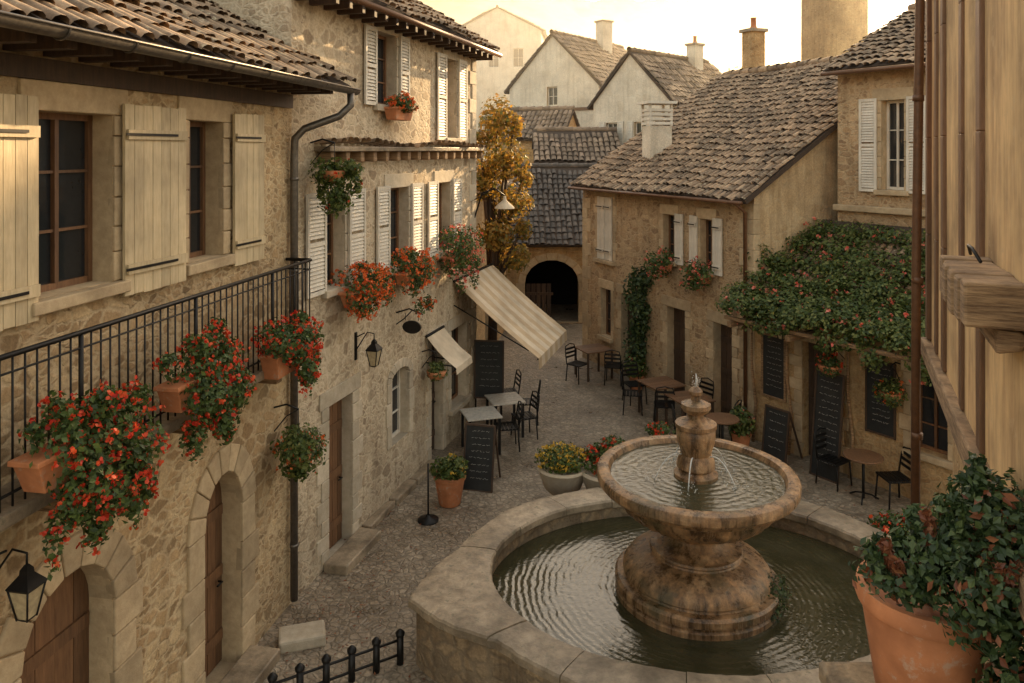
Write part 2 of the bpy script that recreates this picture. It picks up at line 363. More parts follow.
def louvre(h,F,a,b,c,d,mat='shutW',d0=.03):
    mb=MB(); t=.05
    mb.wbox(F,a,a+t,c,d,d0,d0+.035); mb.wbox(F,b-t,b,c,d,d0,d0+.035)
    m_=(c+d)/2
    for zz in (c,m_-.03,d-.06): mb.wbox(F,a+t,b-t,zz,zz+.06,d0+.002,d0+.033)
    z=c+.08
    while z<d-.08:
        if abs(z+.02-m_)>.06: mb.hexa([F.P(a+t,z,d0+.03),F.P(b-t,z,d0+.03),F.P(b-t,z,d0+.024),F.P(a+t,z,d0+.024),F.P(a+t,z+.05,d0+.008),F.P(b-t,z+.05,d0+.008),F.P(b-t,z+.05,d0+.002),F.P(a+t,z+.05,d0+.002)])
        z+=.055
    mb.obj('shutter',mat,h)
def archsur(h,F,a,b,c,d,rise,mat='ash',w=.3,name='door_surround'):
    mb=MB(); sp=d-rise; z=c;i=0
    while z<sp-.02:
        hh=min(U(.3,.42),sp-z)
        if sp-z-hh<.12: hh=sp-z
        k=w*(1.25 if i%2 else .95)
        mb.wbox(F,a-k,a-.001,z+.005,z+hh-.005,-.06,.03,j=.005); mb.wbox(F,b+.001,b+k,z+.005,z+hh-.005,-.06,.03,j=.005)
        z+=hh;i+=1
    n=9; m_=(a+b)/2; hw=(b-a)/2
    for i in range(n):
        t0=math.pi*i/n+.012; t1=math.pi*(i+1)/n-.012; ps=[]
        for dd in(.03+U(-.005,.008),-.06):
            for t,e in((t0,.002),(t1,.002),(t1,w),(t0,w)):
                ps.append(F.P(m_-(hw+e)*math.cos(t),sp+(rise+e)*math.sin(t),dd))
        mb.hexa(ps)
    mb.obj(name,mat,h,bevel=.012)
def door(h,F,a,b,c,d,mat='wooddk',rec=.2,n=6):
    mb=MB(); w=(b-a+.06)/n
    for i in range(n): mb.wbox(F,a-.03+i*w+.004,a-.03+(i+1)*w-.004,c+.02,d+.02,-rec-.05,-rec+U(0,.008))
    for zz in(.35,1.1,1.8):
        if c+zz<d: mb.wbox(F,a+.03,b-.03,c+zz-.06,c+zz+.06,-rec+.01,-rec+.03)
    o=mb.obj('door',mat,h)
    k=MB(); k.tube([F.P(b-.12,c+1.0,-rec+.03),F.P(b-.12,c+1.0,-rec+.08),F.P(b-.22,c+1.0,-rec+.08)],.012,6); k.obj('handle','iron',o)
def part(h,name,mat,fn,bevel=0):
    mb=MB(); fn(mb); return mb.obj(name,mat,h,bevel=bevel)
def quoins(h,F,ue,sgn,z1,mat):
    mb=MB(); z=0;i=0
    while z<z1:
        hh=U(.28,.38); k=.42 if i%2 else .26
        a,b=(ue-k,ue+.014) if sgn>0 else (ue-.014,ue+k)
        mb.wbox(F,a,b,z+.001,z+hh-.001,-.15,.024,j=.004); z+=hh;i+=1
    mb.obj('quoins',mat,h,bevel=.012)
# ---------------------------------------------------------------- vegetation
def leaves(mb,clumps,n,size,mi=0,up=.25,seeds=14,spread=.28,long=1.5):
    tot=sum((c[1][0]*c[1][1]*c[1][2])**(2/3) for c in clumps)
    for c,rd in clumps:
        c=Vector(c); k=max(8,int(n*(rd[0]*rd[1]*rd[2])**(2/3)/tot)); sd=[]
        for _ in range(seeds):
            v=Vector((random.gauss(0,1),random.gauss(0,1),random.gauss(0,1))).normalized(); sd.append(v*U(.45,1.0))
        for _ in range(k):
            q=random.choice(sd)+Vector((random.gauss(0,1),random.gauss(0,1),random.gauss(0,1)))*spread
            if q.length>1.4: q*=1.2/q.length
            p=c+Vector((q.x*rd[0],q.y*rd[1],q.z*rd[2]))
            nn=(q+Vector((U(-1,1),U(-1,1),U(-1,1)+up))*.9)
            nn=nn.normalized() if nn.length>.01 else Vector((0,0,1))
            x=nn.orthogonal().normalized(); x=Matrix.Rotation(U(0,6.28),3,nn)@x; y=nn.cross(x)
            s=size*U(.6,1.25); s2=s*long
            mb.add([p-x*s*.1-y*s2*.5,p+x*s*.5+nn*s*.12,p+y*s2*.5,p-x*s*.5+nn*s*.12],[(0,1,2,3)],mi)
def blossoms(mb,clumps,n,size,mi=0,petals=6,out=1.0):
    tot=sum((c[1][0]*c[1][1]*c[1][2])**(2/3) for c in clumps)
    for c,rd in clumps:
        c=Vector(c); k=max(2,int(n*(rd[0]*rd[1]*rd[2])**(2/3)/tot))
        for _ in range(k):
            v=Vector((random.gauss(0,1),random.gauss(0,1),random.gauss(0,1)+.15)).normalized()*U(.8,1.3)*out
            p=c+Vector((v.x*rd[0],v.y*rd[1],v.z*rd[2])); sz=size*U(.4,1.25)
            for _ in range(petals):
                q=p+Vector((U(-1,1),U(-1,1),U(-1,1)))*sz*.8
                nn=Vector((U(-1,1),U(-1,1),U(-.4,1))).normalized(); x=nn.orthogonal().normalized(); y=nn.cross(x); s=sz*.55
                mb.add([q+(x*math.cos(a)+y*math.sin(a))*s for a in(0,1.26,2.51,3.77,5.03)],[(0,1,2,3,4)],mi)
def flower_box(label,F,u,z,d,w,nl,nf,ls=.05,mat='terra',fm='red',bh=.2,bw=.22,shape=None,fs=None,trail=0,tz=(-.42,.05)):
    p=F.P(u,z,d); t=thing('flower_box',p,label,'flower box','flower boxes on the facades')
    mb=MB(); ps=[]
    for zz,k in((z,.82),(z+bh,1.0)):
        for a,b in((-1,1),(1,1),(1,-1),(-1,-1)): ps.append(F.P(u+a*w/2*k,zz,d+b*bw/2*k))
    mb.hexa(ps); mb.wbox(F,u-w/2-.015,u+w/2+.015,z+bh-.03,z+bh+.01,d-bw/2-.015,d+bw/2+.015)
    mb.obj('planter',mat,t,bevel=.008)
    cl=[]; sh=list(shape or [(0,.02,bh+.12,w*.5,.22,.2),(-w*.25,.13,bh-.12,w*.25,.14,.22),(w*.22,.13,bh-.08,w*.28,.14,.2)])
    for _ in range(trail): sh.append((U(-.4,.6)*w,U(.12,.3),U(*tz),U(.05,.1),U(.05,.09),U(.1,.2)))
    for _ in range(trail//2): sh.append((U(-.45,.6)*w,U(-.1,.25),bh+U(.12,.36),U(.06,.1),U(.06,.1),U(.06,.12)))
    for (du,dd,dz,ru,rd_,rz) in sh:
        cl.append((F.P(u+du,z+dz,d+dd),(ru*abs(F.u.x)+rd_*abs(F.n.x),ru*abs(F.u.y)+rd_*abs(F.n.y),rz)))
    mb=MB(); leaves(mb,cl,nl,ls,seeds=20,spread=.33); mb.obj('foliage','leaf',t)
    mb=MB(); blossoms(mb,cl,nf,fs or ls*.75,out=1.1); mb.obj('blossom',fm,t)
    return t
# ================================================================ SETTING
g=MB(); S=600
g.add([(-S,-60,-.004),(S,-60,-.004),(S,1100,-.004),(-S,1100,-.004)],[(0,1,2,3)]); g.obj('ground','ground',kind='structure')
g=MB(); nx,ny=60,90
vs=[(-6+18*i/nx,0+32*j/ny,.004+.02*math.sin(i*.5+.3*j)*math.sin(j*.35)+.02) for j in range(ny+1) for i in range(nx+1)]
g.add(vs,[(j*(nx+1)+i,j*(nx+1)+i+1,(j+1)*(nx+1)+i+1,(j+1)*(nx+1)+i) for j in range(ny) for i in range(nx)],0,True)
g.obj('street_paving','pave',kind='structure')
g=MB(); nx,ny=200,60; vs=[]
for j in range(ny+1):
    for i in range(nx+1):
        x=-350+700*i/nx; y=60+500*j/ny; t=max(0,(y-60)/300)
        z=-1+112*min(1,t)**1.3*(.64+.15*math.sin(x*.014+2.0)+.05*math.sin(x*.045+y*.01))+U(-2.2,2.2)*t
        vs.append((x,y,z))
g.add(vs,[(j*(nx+1)+i,j*(nx+1)+i+1,(j+1)*(nx+1)+i+1,(j+1)*(nx+1)+i) for j in range(ny) for i in range(nx)],0,True)
g.obj('hill','hill',kind='structure')
# ================================================================ HOUSE A (balcony)
rA=(.1867,.9824)
opsA=[(3.58,4.43,4.83,6.31),(5.55,6.18,4.83,6.31),(3.42,4.43,.03,2.52,.52),(5.82,6.57,.03,2.4,.5)]
hA,fA=house('stone_house','ochre rubble stone house with balcony, cream shutters and arched doors',(-4.383,2.5),rA,9,7.84,0,7.15,30,'right','rubA','rubA','tile',ov=.65,vb=.42,ops=opsA,both=False)
A=fA['r']
window(hA,A,3.58,4.43,4.83,6.31,.2,'wood','ash'); window(hA,A,5.55,6.18,4.83,6.31,.2,'wood','ash')
for a,b,an in((2.86,3.52,0),(4.5,5.35,.05),(6.32,6.95,.03)): shutter(hA,A,a,b,4.68,6.42,'shutC',.045,ang=an)
for o in opsA[2:]: archsur(hA,A,*o,'ash',.3); door(hA,A,o[0],o[1],o[2],o[3],'wood',.24,5)
part(hA,'wall_plate','wooddk',lambda mb:mb.wbox(A,1,7.78,6.55,6.72,.001,.05,j=.002))
for i in range(6,20): part(hA,'rafter','wooddk',lambda mb:mb.wbox(A,.6+i*.38,.7+i*.38,6.74,6.86,.0,.55))
mb=MB()
E0=A.P(-.3,6.86,.72);E1=A.P(8.28,6.82,.72); vs=[];
for E in(E0,E1):
    for k in range(9):
        a=math.pi*k/8; vs.append(E+A.n*.075*math.cos(a)-Vector((0,0,.075*math.sin(a))))
mb.add(vs,[(k,k+1,k+10,k+9) for k in range(8)],0,True)
mb.tube([E0+A.n*.078,E1+A.n*.078],.012,6)
for i in range(12): 
    p=A.P(.2+i*.7,6.84,.72); mb.tube([p+A.n*.08*math.cos(a)-Vector((0,0,.08*math.sin(a))) for a in [math.pi*k/8 for k in range(9)]],.008,4)
mb.obj('gutter','zinc',hA)
mb=MB()
mb.tube([A.P(8.1,6.78,.72),A.P(8.1,6.6,.72),A.P(8.0,6.45,.6),A.P(7.8,6.28,.2),A.P(7.75,6.15,.09),A.P(7.75,5.9,.08),A.P(7.75,.1,.08)],.05,10)
for z in(.8,2.2,3.2,4.4,5.6): mb.tube([A.P(7.75,z,.08),A.P(7.75,z+.04,.08)],.06,10)
mb.obj('downpipe','zinc',hA)
part(hA,'balcony_slab','cope',lambda mb:mb.wbox(A,.5,7.72,3.42,3.52,.001,.42,j=.003),.015)
for i in range(2,9): part(hA,'balcony_bracket','beam',lambda mb:mb.wbox(A,1.0+i*.82,1.14+i*.82,3.24,3.418,.0,.36,j=.004),.01)
mb=MB(); 
mb.tube([A.P(.5,4.58,.36),A.P(7.65,4.58,.36),A.P(7.65,4.58,.02)],.022,6); mb.tube([A.P(.5,3.62,.36),A.P(7.65,3.62,.36),A.P(7.65,3.62,.02)],.012,6); mb.tube([A.P(.5,4.46,.36),A.P(7.65,4.46,.36),A.P(7.65,4.46,.02)],.009,6)
i=0; u=.6
while u<7.66:
    r=.02 if i%14==0 else .0085
    mb.tube([A.P(u,3.525,.36),A.P(u,4.57,.36)],r,5); u+=.108; i+=1
for k in range(1,3): mb.tube([A.P(7.65,3.53,.36-.11*k),A.P(7.65,4.57,.36-.11*k)],.0085,5)
mb.obj('balcony_railing','iron',hA)
part(hA,'door_step','cope',lambda mb:mb.wbox(A,5.6,6.75,.0,.16,.03,.42,j=.01),.02)
t=thing('cable',A.P(7.84,8.6,-1.5),'thin black cables strung across the stone gable','cable')
for k in range(2):
    mb=MB(); p0=A.P(7.4,9.5-k*.4,-3.6); p1=A.P(8.6,7.6-k*.25,.06)
    mb.tube([p0+(p1-p0)*(i/12)-Vector((0,0,.22*math.sin(math.pi*i/12))) for i in range(13)],.008,5); mb.obj('wire','iron',t)
# ================================================================ HOUSE B
rB=(.2873,.9578)
opsB=[(2.45,3.2,6.75,7.95),(5.5,6.1,6.25,7.85),(.87,1.4,4.0,5.35),(2.92,3.7,4.0,5.35),(5.06,5.75,4.0,5.35),(.94,1.64,.03,2.3),(3.0,3.72,.95,2.2,.15),(4.75,5.35,.03,2.3),(5.8,6.7,.7,2.3)]
hB,fB=house('stone_house','tall pale rubble stone house with white shutters and a corbelled ledge',(-2.92,10.2),rB,9,7.31,0,8.4,30,'right','rubB','rubB','tile',ov=.5,vf=.05,ops=opsB,both=False,rm='ashB')
B=fB['r']
for o in opsB[:5]+[opsB[8]]: window(hB,B,*o[:4],.18,'wood','ashB')
window(hB,B,*opsB[6][:4],.16,'shutW',None); archsur(hB,B,3.0,3.72,.95,2.2,.15,'ashB',.16,'window_surround')
for a,b,c,d in((1.98,2.38,6.72,7.98),(3.27,3.65,6.72,7.98),(4.98,5.45,6.2,7.9),(6.15,6.62,6.2,7.9),(.3,.8,3.97,5.4),(1.47,1.98,3.97,5.4),(2.4,2.86,3.97,5.4),(3.77,4.25,3.97,5.4),(4.52,5.0,3.97,5.4),(5.81,6.3,3.97,5.4)):
    louvre(hB,B,a,b,c,d,'shutW')
door(hB,B,.94,1.64,.03,2.3,'wood',.18,5); sur(hB,B,.94,1.64,.03,2.3,'ashB',.2,False,'door_surround')
door(hB,B,4.75,5.35,.03,2.3,'wooddk',.18,5); sur(hB,B,4.75,5.35,.03,2.3,'ashB',.16,False,'door_surround')
part(hB,'ledge','cope',lambda mb:mb.wbox(B,.55,7.3,5.98,6.05,.0,.26,j=.004),.01)
for i in range(16): part(hB,'corbel','beam',lambda mb:mb.wbox(B,.65+i*.43,.77+i*.43,5.82,5.978,.0,.22,j=.008),.012)
mb=MB(); tiles(mb,B.P(.55,6.055,.28),B.u,-B.n,Vector((0,0,1)),6.75,.3,.2,.28,0); mb.obj('ledge_tiles','tile',hB)
for i in range(20): part(hB,'rafter','wooddk',lambda mb:mb.wbox(B,.05+i*.38,.13+i*.38,8.0,8.12,.0,.42))
mb=MB(); mb.tube([B.P(-.1,8.1,.56),B.P(7.4,8.1,.56)],.05,8); mb.obj('gutter','pipe',hB)
quoins(hB,B,7.31,1,8.2,'ashB')
part(hB,'door_step','cope',lambda mb:mb.wbox(B,.75,1.85,.0,.15,.03,.4,j=.01),.02)
for u_,w_ in((1.95,.9),(2.9,.8),(3.75,.9)): part(hB,'plinth_stone','cope',lambda mb:mb.wbox(B,u_,u_+w_,.0,U(.08,.14),.0,U(.12,.2),j=.015),.025)
# ================================================================ HOUSE C (left, beyond)
hC,fC=house('stone_house','low ochre house closing the bend of the lane',(-1.25,17.6),(.125,.992),6,8.4,0,5.0,30,'right','rubE','rubE','tile',ov=.3,ops=[(1.2,1.9,2.9,4.1),(4,4.8,.03,2.2)],both=False)
window(hC,fC['r'],1.2,1.9,2.9,4.1,.15); door(hC,fC['r'],4,4.8,.03,2.2)
# ================================================================ HOUSE G arch
hG,fG=house('stone_house','low stone house with a wide open archway and dark tiled roof',(3.6,26.6),(-1,0),7.4,4.3,0,2.85,33,'left','rubE','rubE','tileG',ov=.3,ops=[(1.15,3.0,.03,2.2,.8)],pitch=.19,row=.32)
G=fG['l']
archsur(hG,G,1.15,3.0,.03,2.2,.8,'ash',.25)
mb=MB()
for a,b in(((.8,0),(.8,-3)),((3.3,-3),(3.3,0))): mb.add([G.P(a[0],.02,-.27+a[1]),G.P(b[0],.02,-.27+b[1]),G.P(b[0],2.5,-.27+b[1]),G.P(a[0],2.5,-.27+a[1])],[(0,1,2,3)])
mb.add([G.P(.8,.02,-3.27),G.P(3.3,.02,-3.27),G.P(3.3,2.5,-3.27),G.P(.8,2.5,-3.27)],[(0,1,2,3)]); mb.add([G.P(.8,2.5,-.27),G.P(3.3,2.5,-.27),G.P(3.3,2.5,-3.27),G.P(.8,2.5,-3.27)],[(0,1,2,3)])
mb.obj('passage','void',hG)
part(hG,'gate','wooddk',lambda mb:[mb.wbox(G,1.2+i*.18,1.35+i*.18,.05,1.3,-.5,-.46) for i in range(5)]+[mb.wbox(G,1.18,2.15,.9,1.0,-.46,-.44)])
# ================================================================ HOUSE D
rD=(-.424,.906); LD=6.957
opsD=[(.85,1.55,3.0,4.7),(3.85,4.3,3.35,4.45),(5.25,5.65,3.3,4.45),(1.0,1.5,.9,2.2),(2.0,2.7,.03,2.2),(4.0,4.7,.03,2.25),(5.7,6.3,.03,2.2)]
hD,fD=house('stone_house','brown rubble stone house with a broad mossy canal-tile roof',(5.0,15.9),rD,10,LD,0,5.1,32,'left','rubD','plas','tile',ov=.35,ops=opsD,pitch=.145,row=.27)
D=fD['l']
for o in opsD[1:4]: window(hD,D,*o,.15,'wood','ash',q=.1)
shutter(hD,D,.83,1.19,3.0,4.72,'shutW',.01); shutter(hD,D,1.21,1.57,3.0,4.72,'shutW',.01); sur(hD,D,.8,1.6,3.0,4.72,'ash',.12)
shutter(hD,D,4.36,4.66,3.3,4.5,'shutW',.03); shutter(hD,D,5.72,6.02,3.25,4.5,'shutW',.03); shutter(hD,D,4.9,5.18,3.25,4.5,'shutW',.03)
for o in opsD[4:]: door(hD,D,*o,'wooddk'); sur(hD,D,*o,'ash',.16,False,'door_surround')
quoins(hD,D,LD,1,4.6,'ash'); quoins(hD,D,0,-1,4.6,'ash')
part(hD,'gutter','pipe',lambda mb:mb.tube([D.P(-.1,4.92,.42),D.P(7.05,4.92,.42)],.04,8))
part(hD,'downpipe','pipe',lambda mb:mb.tube([D.P(6.85,4.9,.4),D.P(6.8,4.7,.1),D.P(6.8,.1,.09)],.04,8))
def chimney(h,x,y,z0,z1,w,d,mat='rubE',rot=0,pots=0,cap=True):
    c=MB(); Rm=Matrix.Rotation(rot,3,'Z'); c.box((x,y,(z0+z1)/2),(w,d,z1-z0),Rm)
    o=c.obj('chimney',mat,h)
    if cap:
        k=MB(); k.box((x,y,z1+.05),(w+.14,d+.14,.1),Rm); k.obj('chimney_cap','cope',o,bevel=.01)
    for i in range(pots):
        k=MB(); k.lathe((x+(i-(pots-1)/2)*.3,y,z1+.1),[(.1,0),(.11,.05),(.085,.1),(.08,.32),(.1,.35)],12); k.obj('chimney_pot','terra',o)
    return o
c=MB(); Rm=Matrix.Rotation(.2,3,'Z'); c.box((3.95,21.0,5.9),(.62,.6,1.5),Rm); o=c.obj('chimney','white',hD)
c=MB()
for i in range(4):
    for sx in(-1,1): c.box(Vector((3.95,21.0,6.72+i*.12))+Rm@Vector((0,sx*.3,0)),(.66,.03,.07),Rm); c.box(Vector((3.95,21.0,6.72+i*.12))+Rm@Vector((sx*.32,0,0)),(.03,.6,.07),Rm)
for sx in(-1,1):
    for sy in(-1,1): c.box(Vector((3.95,21.0,6.95))+Rm@Vector((sx*.3,sy*.28,0)),(.06,.06,.6),Rm)
c.box((3.95,21.0,7.28),(.84,.82,.07),Rm); c.obj('chimney_cap','shutW',o)
chimney(hD,7.4,23.6,7.6,9.6,.5,.45,'rubE',.4,1)
t=thing('stone_tower',(18.4,44.0,0),'square stone tower rising behind the tiled roofs in hazy light','tower')
mb=MB(); mb.box((18.4,44.0,9.5),(2.6,2.4,19),Matrix.Rotation(.3,3,'Z')); mb.obj('wall','rubE',t)
# ================================================================ HOUSE E annex with vine roof
E=Frame((5.0,15.9),(.555,-.832)); LE=4.6
hE=thing('annex_building',E.P(LE/2,0,-.9),'single storey ochre stone restaurant front under a vine-covered lean-to roof','building')
mb=MB(); opsE=[(1.15,1.85,.03,2.3),(3.3,3.9,.9,2.2)]
wall(mb,E,0,LE,0,2.8,opsE,.3)
mb.add([E.P(LE,0),E.P(LE,0,-1.95),E.P(LE,4.5,-1.95),E.P(LE,2.8)],[(0,1,2,3)])
mb.obj('wall','rubE',hE)
mb=MB(); sl=math.atan2(1.75,1.95+.3); s_=-E.n*math.cos(sl)+Vector((0,0,math.sin(sl))); nr=E.n*math.sin(sl)+Vector((0,0,math.cos(sl)))
O=E.P(-.05,2.78,.3); roof_slab(mb,O,E.u,s_,nr,LE+.2,2.8,.1,1); tiles(mb,O,E.u,s_,nr,LE+.2,2.8,.16,.28)
mb.obj('roof',['tile','under'],hE)
for u in(.15,1.5,2.95,4.3): part(hE,'pergola_beam','beam',lambda mb:mb.wbox(E,u,u+.09,2.5,2.62,.0,1.0,j=.006),.01)
part(hE,'pergola_rail','beam',lambda mb:mb.wbox(E,.0,4.6,2.63,2.7,.85,.93,j=.004),.01)
door(hE,E,1.15,1.85,.03,2.3,'wooddk'); sur(hE,E,1.15,1.85,.03,2.3,'ash',.18,False,'door_surround'); window(hE,E,3.3,3.9,.9,2.2,.2)
v=thing('climbing_vine',E.P(1.9,2.4,0),'dense green climbing rose with red blossoms spilling over the lean-to roof','vine')
cl=[]
for i in range(15):
    u=.1+i*.3; w_=U(-.08,.08)
    cl.append((E.P(u,2.9+w_+.12*math.sin(i*1.3),.85),(U(.2,.3),U(.2,.3),U(.13,.24))))
    cl.append((E.P(u,3.02+U(-.05,.1),.5),(.32,.32,.2)))
    for k in range(5):
        t=k/4; cl.append((E.P(u+U(-.1,.1),3.05+t*1.15+U(-.08,.14),.2-t*1.8),(.32,.32,U(.14,.24))))
for u,z,rz in((-.2,3.4,.3),(.0,3.8,.2),(2.2,2.65,.18),(3.1,2.6,.24),(3.9,2.55,.22),(.5,2.7,.16)): cl.append((E.P(u,z,.8 if z<3 else -.2),(.2,.2,rz)))
mb=MB(); leaves(mb,cl,42000,.055,seeds=9,spread=.4,up=1.0); mb.obj('foliage','vine',v)
mb=MB(); blossoms(mb,cl,480,.042,petals=5,out=1.15); mb.obj('blossom','pink',v)
mb=MB()
for u in(.05,.9,2.2,3.4): mb.tube([E.P(u,0,.1),E.P(u+.05,.8,.08),E.P(u-.06,1.6,.07),E.P(u+.05,2.7,.2)],[.035,.03,.028,.02],6)
mb.obj('stem','beam',v)
# ================================================================ HOUSE F
hF,fF=house('stone_house','upper stone house with pale shutters behind the vine roof',(9.16,13.08),(-.555,.832),6,4.0,0,7.75,26,'left','rubD','plas','tile',ov=.35,ops=[(.98,1.45,5.2,7.0)],pitch=.16,row=.28)
Fw=fF['l']; window(hF,Fw,.98,1.45,5.2,7.0,.18,'shutW','ash')
louvre(hF,Fw,.52,.9,5.15,7.05,'shutW'); louvre(hF,Fw,1.52,1.92,5.15,7.05,'shutW')
part(hF,'ledge','ash',lambda mb:mb.wbox(Fw,-.05,4.05,4.72,4.85,0,.12),.02)
mb=MB(); mb.tube([Fw.P(-.1,7.6,.42),Fw.P(4.1,7.6,.42)],.045,8); mb.obj('gutter','pipe',hF)
# ================================================================ timber house W
W=Frame((3.53,6.5),(-.395,-.919))
hW=thing('timber_framed_house',W.P(2.2,0,-1),'warm plaster timber-framed house with weathered beams and a jettied upper wall','house')
mb=MB(); wall(mb,W,-.0,4.5,4.3,9.5,()); mb.add([W.P(0,4.3,-3),W.P(0,4.3),W.P(0,9.5),W.P(0,9.5,-3)],[(0,1,2,3)])
mb.add([W.P(0,4.3),W.P(4.5,4.3),W.P(4.5,4.3,-3),W.P(0,4.3,-3)],[(0,3,2,1)]); mb.obj('wall','plasW',hW)
mb=MB(); wall(mb,W,.05,4.5,0,4.3,(),0); 
mb.v=[tuple(Vector(p)-W.n*.16) for p in mb.v]; mb.add([W.P(.05,0,-3),W.P(.05,0,-.16),W.P(.05,4.3,-.16),W.P(.05,4.3,-3)],[(0,1,2,3)]); mb.obj('lower_wall','rubE',hW)
for a,b,d in((-.02,.12,.035),(.5,.62,.02),(.98,1.12,.025),(1.9,2.02,.02),(2.6,2.74,.025)):
    zs=[4.42,5.3,6.1,6.9,7.7,9.5]; of=[U(-.02,.02) for _ in zs]
    def stud(mb):
        for (z0_,o0),(z1_,o1) in zip(zip(zs,of),list(zip(zs,of))[1:]):
            mb.hexa([W.P(a+o0,z0_,d),W.P(b+o0,z0_,d),W.P(b+o0,z0_,-.01),W.P(a+o0,z0_,-.01),W.P(a+o1,z1_,d),W.P(b+o1,z1_,d),W.P(b+o1,z1_,-.01),W.P(a+o1,z1_,-.01)])
    part(hW,'timber_stud','wood',stud,.008)
part(hW,'ledge_beam','beam',lambda mb:mb.wbox(W,-.05,4.5,4.26,4.41,-.05,.07,j=.006),.015)
mb=MB(); n=7
for i in range(n):
    a=2.85+.9*i/n; mb.wbox(W,a,a+.9/n+.001,5.28+U(-.008,.004),5.46+U(-.012,.012),.0,.23+U(-.015,.015))
mb.obj('window_sill','beam',hW,bevel=.012)
part(hW,'sill_bracket','beam',lambda mb:mb.wbox(W,2.95,3.7,5.17,5.27,.0,.10,j=.012),.02)
mb=MB(); mb.tube([W.P(3.0,5.49,.1),W.P(3.08,5.54,.12),W.P(3.2,5.54,.12),W.P(3.3,5.49,.1)],.008,6); mb.obj('shutter_hook','iron',hW)
mb=MB(); mb.tube([W.P(.36,9.4,.10),W.P(.30,7.3,.10),W.P(.20,5.0,.12),W.P(.12,3.0,.12)],.036,10)
for z,u in((8,.32),(6.4,.265),(4.9,.195),(3.6,.15)): mb.tube([W.P(u,z,.11),W.P(u,z+.05,.11)],.045,10)
mb.obj('drainpipe','pipe',hW)
# ================================================================ far houses
def farhouse(label,c,r,w,L,z0,ze,sl,wm,tm,side='right',ops=(),fops=(),pitch=.22,row=.38):
    h,f=house('townhouse',label,c,r,w,L,z0,ze,sl,side,wm,wm,tm,ov=.3,ops=ops,fops=fops,pitch=pitch,row=row)
    for o in fops: window(h,f['f'],*o,.12,'shutW',None,bars=1)
    for o in ops: window(h,f['r' if side=='right' else 'l'],*o,.12,'shutW',None,bars=1)
    return h,f
hI,fI=farhouse('cream rendered gabled house with timber framing and grey-brown tiled roof',(4.34,38.3),(.6,.8),5.6,7.5,0,9.3,44,'white','tileF',fops=[(1.2,1.9,6.4,7.7),(3.3,4.0,6.4,7.7),(2.45,3.1,8.3,9.29)])
I=fI['f']
for a in(.05,2.7,5.4): part(hI,'timber_post','wood',lambda mb:mb.wbox(I,a,a+.16,4,8.0,.0,.04))
part(hI,'timber_rail','wood',lambda mb:mb.wbox(I,.0,5.6,8.0,8.16,.0,.045))
chimney(hI,5.2,43.5,11,13.2,.7,.6,'white',.6)
hJ,fJ=farhouse('narrow cream gabled house with tall windows',(6.5,31.6),(.7,.714),4.0,6.5,0,8.1,46,'white','tileF',fops=[(.7,1.3,5.6,7.2),(2.2,2.8,5.6,7.2)])
for a,b in((.35,.65),(1.35,1.65),(1.85,2.15),(2.85,3.15)): louvre(hJ,fJ['f'],a,b,5.55,7.25)
chimney(hJ,8.6,36.2,8.5,10.9,.6,.5,'white',.7,1)
hL,fL=farhouse('small timber-framed house with a shallow roof between taller houses',(4.4,31.2),(-1,.0),4.0,3.4,0,5.6,30,'white','tileF','left',ops=[(.5,1.1,4.2,5.2),(1.9,2.5,4.2,5.2)])
for a in(.0,1.4,2.7,3.24): part(hL,'timber_post','wood',lambda mb:mb.wbox(fL['l'],a,a+.14,3,5.4,.0,.04))
farhouse('lean cottage with a pale tiled roof behind the archway house',(2.2,34),(-.9,.3),3.6,3.5,0,6.6,34,'rubE','tileF','left')
farhouse('rear house with a long tiled roof behind the broad roof',(9.4,30.5),(-.5,.86),6,5,0,7.2,30,'rubE','tileF','left')
farhouse('tall pale hillside house with small windows',(2.8,74),(.1,1),8.5,10,0,17.5,28,'white','tileF',fops=[(1,2,14,15.8),(3.4,4.4,14,15.8),(5.8,6.8,14,15.8)],pitch=.4,row=.6)
farhouse('hillside house with a pale tiled roof',(17,62),(.5,.85),7,9,0,9,32,'white','tileF',fops=[(1.5,2.3,6,7.5),(4,4.8,6,7.5)],pitch=.4,row=.6)
farhouse('hillside cottage among trees',(-9,66),(-.3,.95),7,9,0,12,32,'white','tileF',pitch=.4,row=.6)
def tree(label,x,y,z0,h,cl,n,ls,mat,name='tree',spread=.25):
    t=thing(name,(x,y,z0),label,'tree'); mb=MB()
    mb.tube([(x,y,z0),(x+.04,y,z0+h*.3),(x-.05,y+.03,z0+h*.6),(x+.02,y,z0+h*.85)],[h*.02,h*.016,h*.012,h*.006],8)
    for c,rd in cl: mb.tube([(x,y,z0+h*.35),((x+c[0])/2,(y+c[1])/2,(z0+h*.4+c[2])/2),c],[h*.010,h*.007,h*.003],6)
    mb.obj('trunk','wooddk',t); mb=MB(); leaves(mb,cl,n,ls,seeds=14,spread=spread); mb.obj('crown',mat,t)
cl=[((-.35,18.6,6.7),(.35,.4,.5)),((-.15,18.3,5.8),(.45,.45,.4)),((-.65,18.7,5.3),(.45,.45,.4)),((.0,18.5,4.7),(.4,.45,.35)),((-.45,18.3,4.0),(.4,.45,.3)),((.05,18.6,3.4),(.3,.35,.3)),((-.5,18.5,2.9),(.3,.35,.25)),((.25,18.4,5.3),(.22,.22,.2)),((.05,18.4,6.6),(.22,.22,.25)),((-.75,18.5,6.2),(.22,.25,.25)),((.25,18.4,4.1),(.2,.2,.2))]
tree('slim tree with orange autumn leaves beside the pale house',-.5,18.7,0,6.8,cl,5200,.08,'autumn',spread=.45)
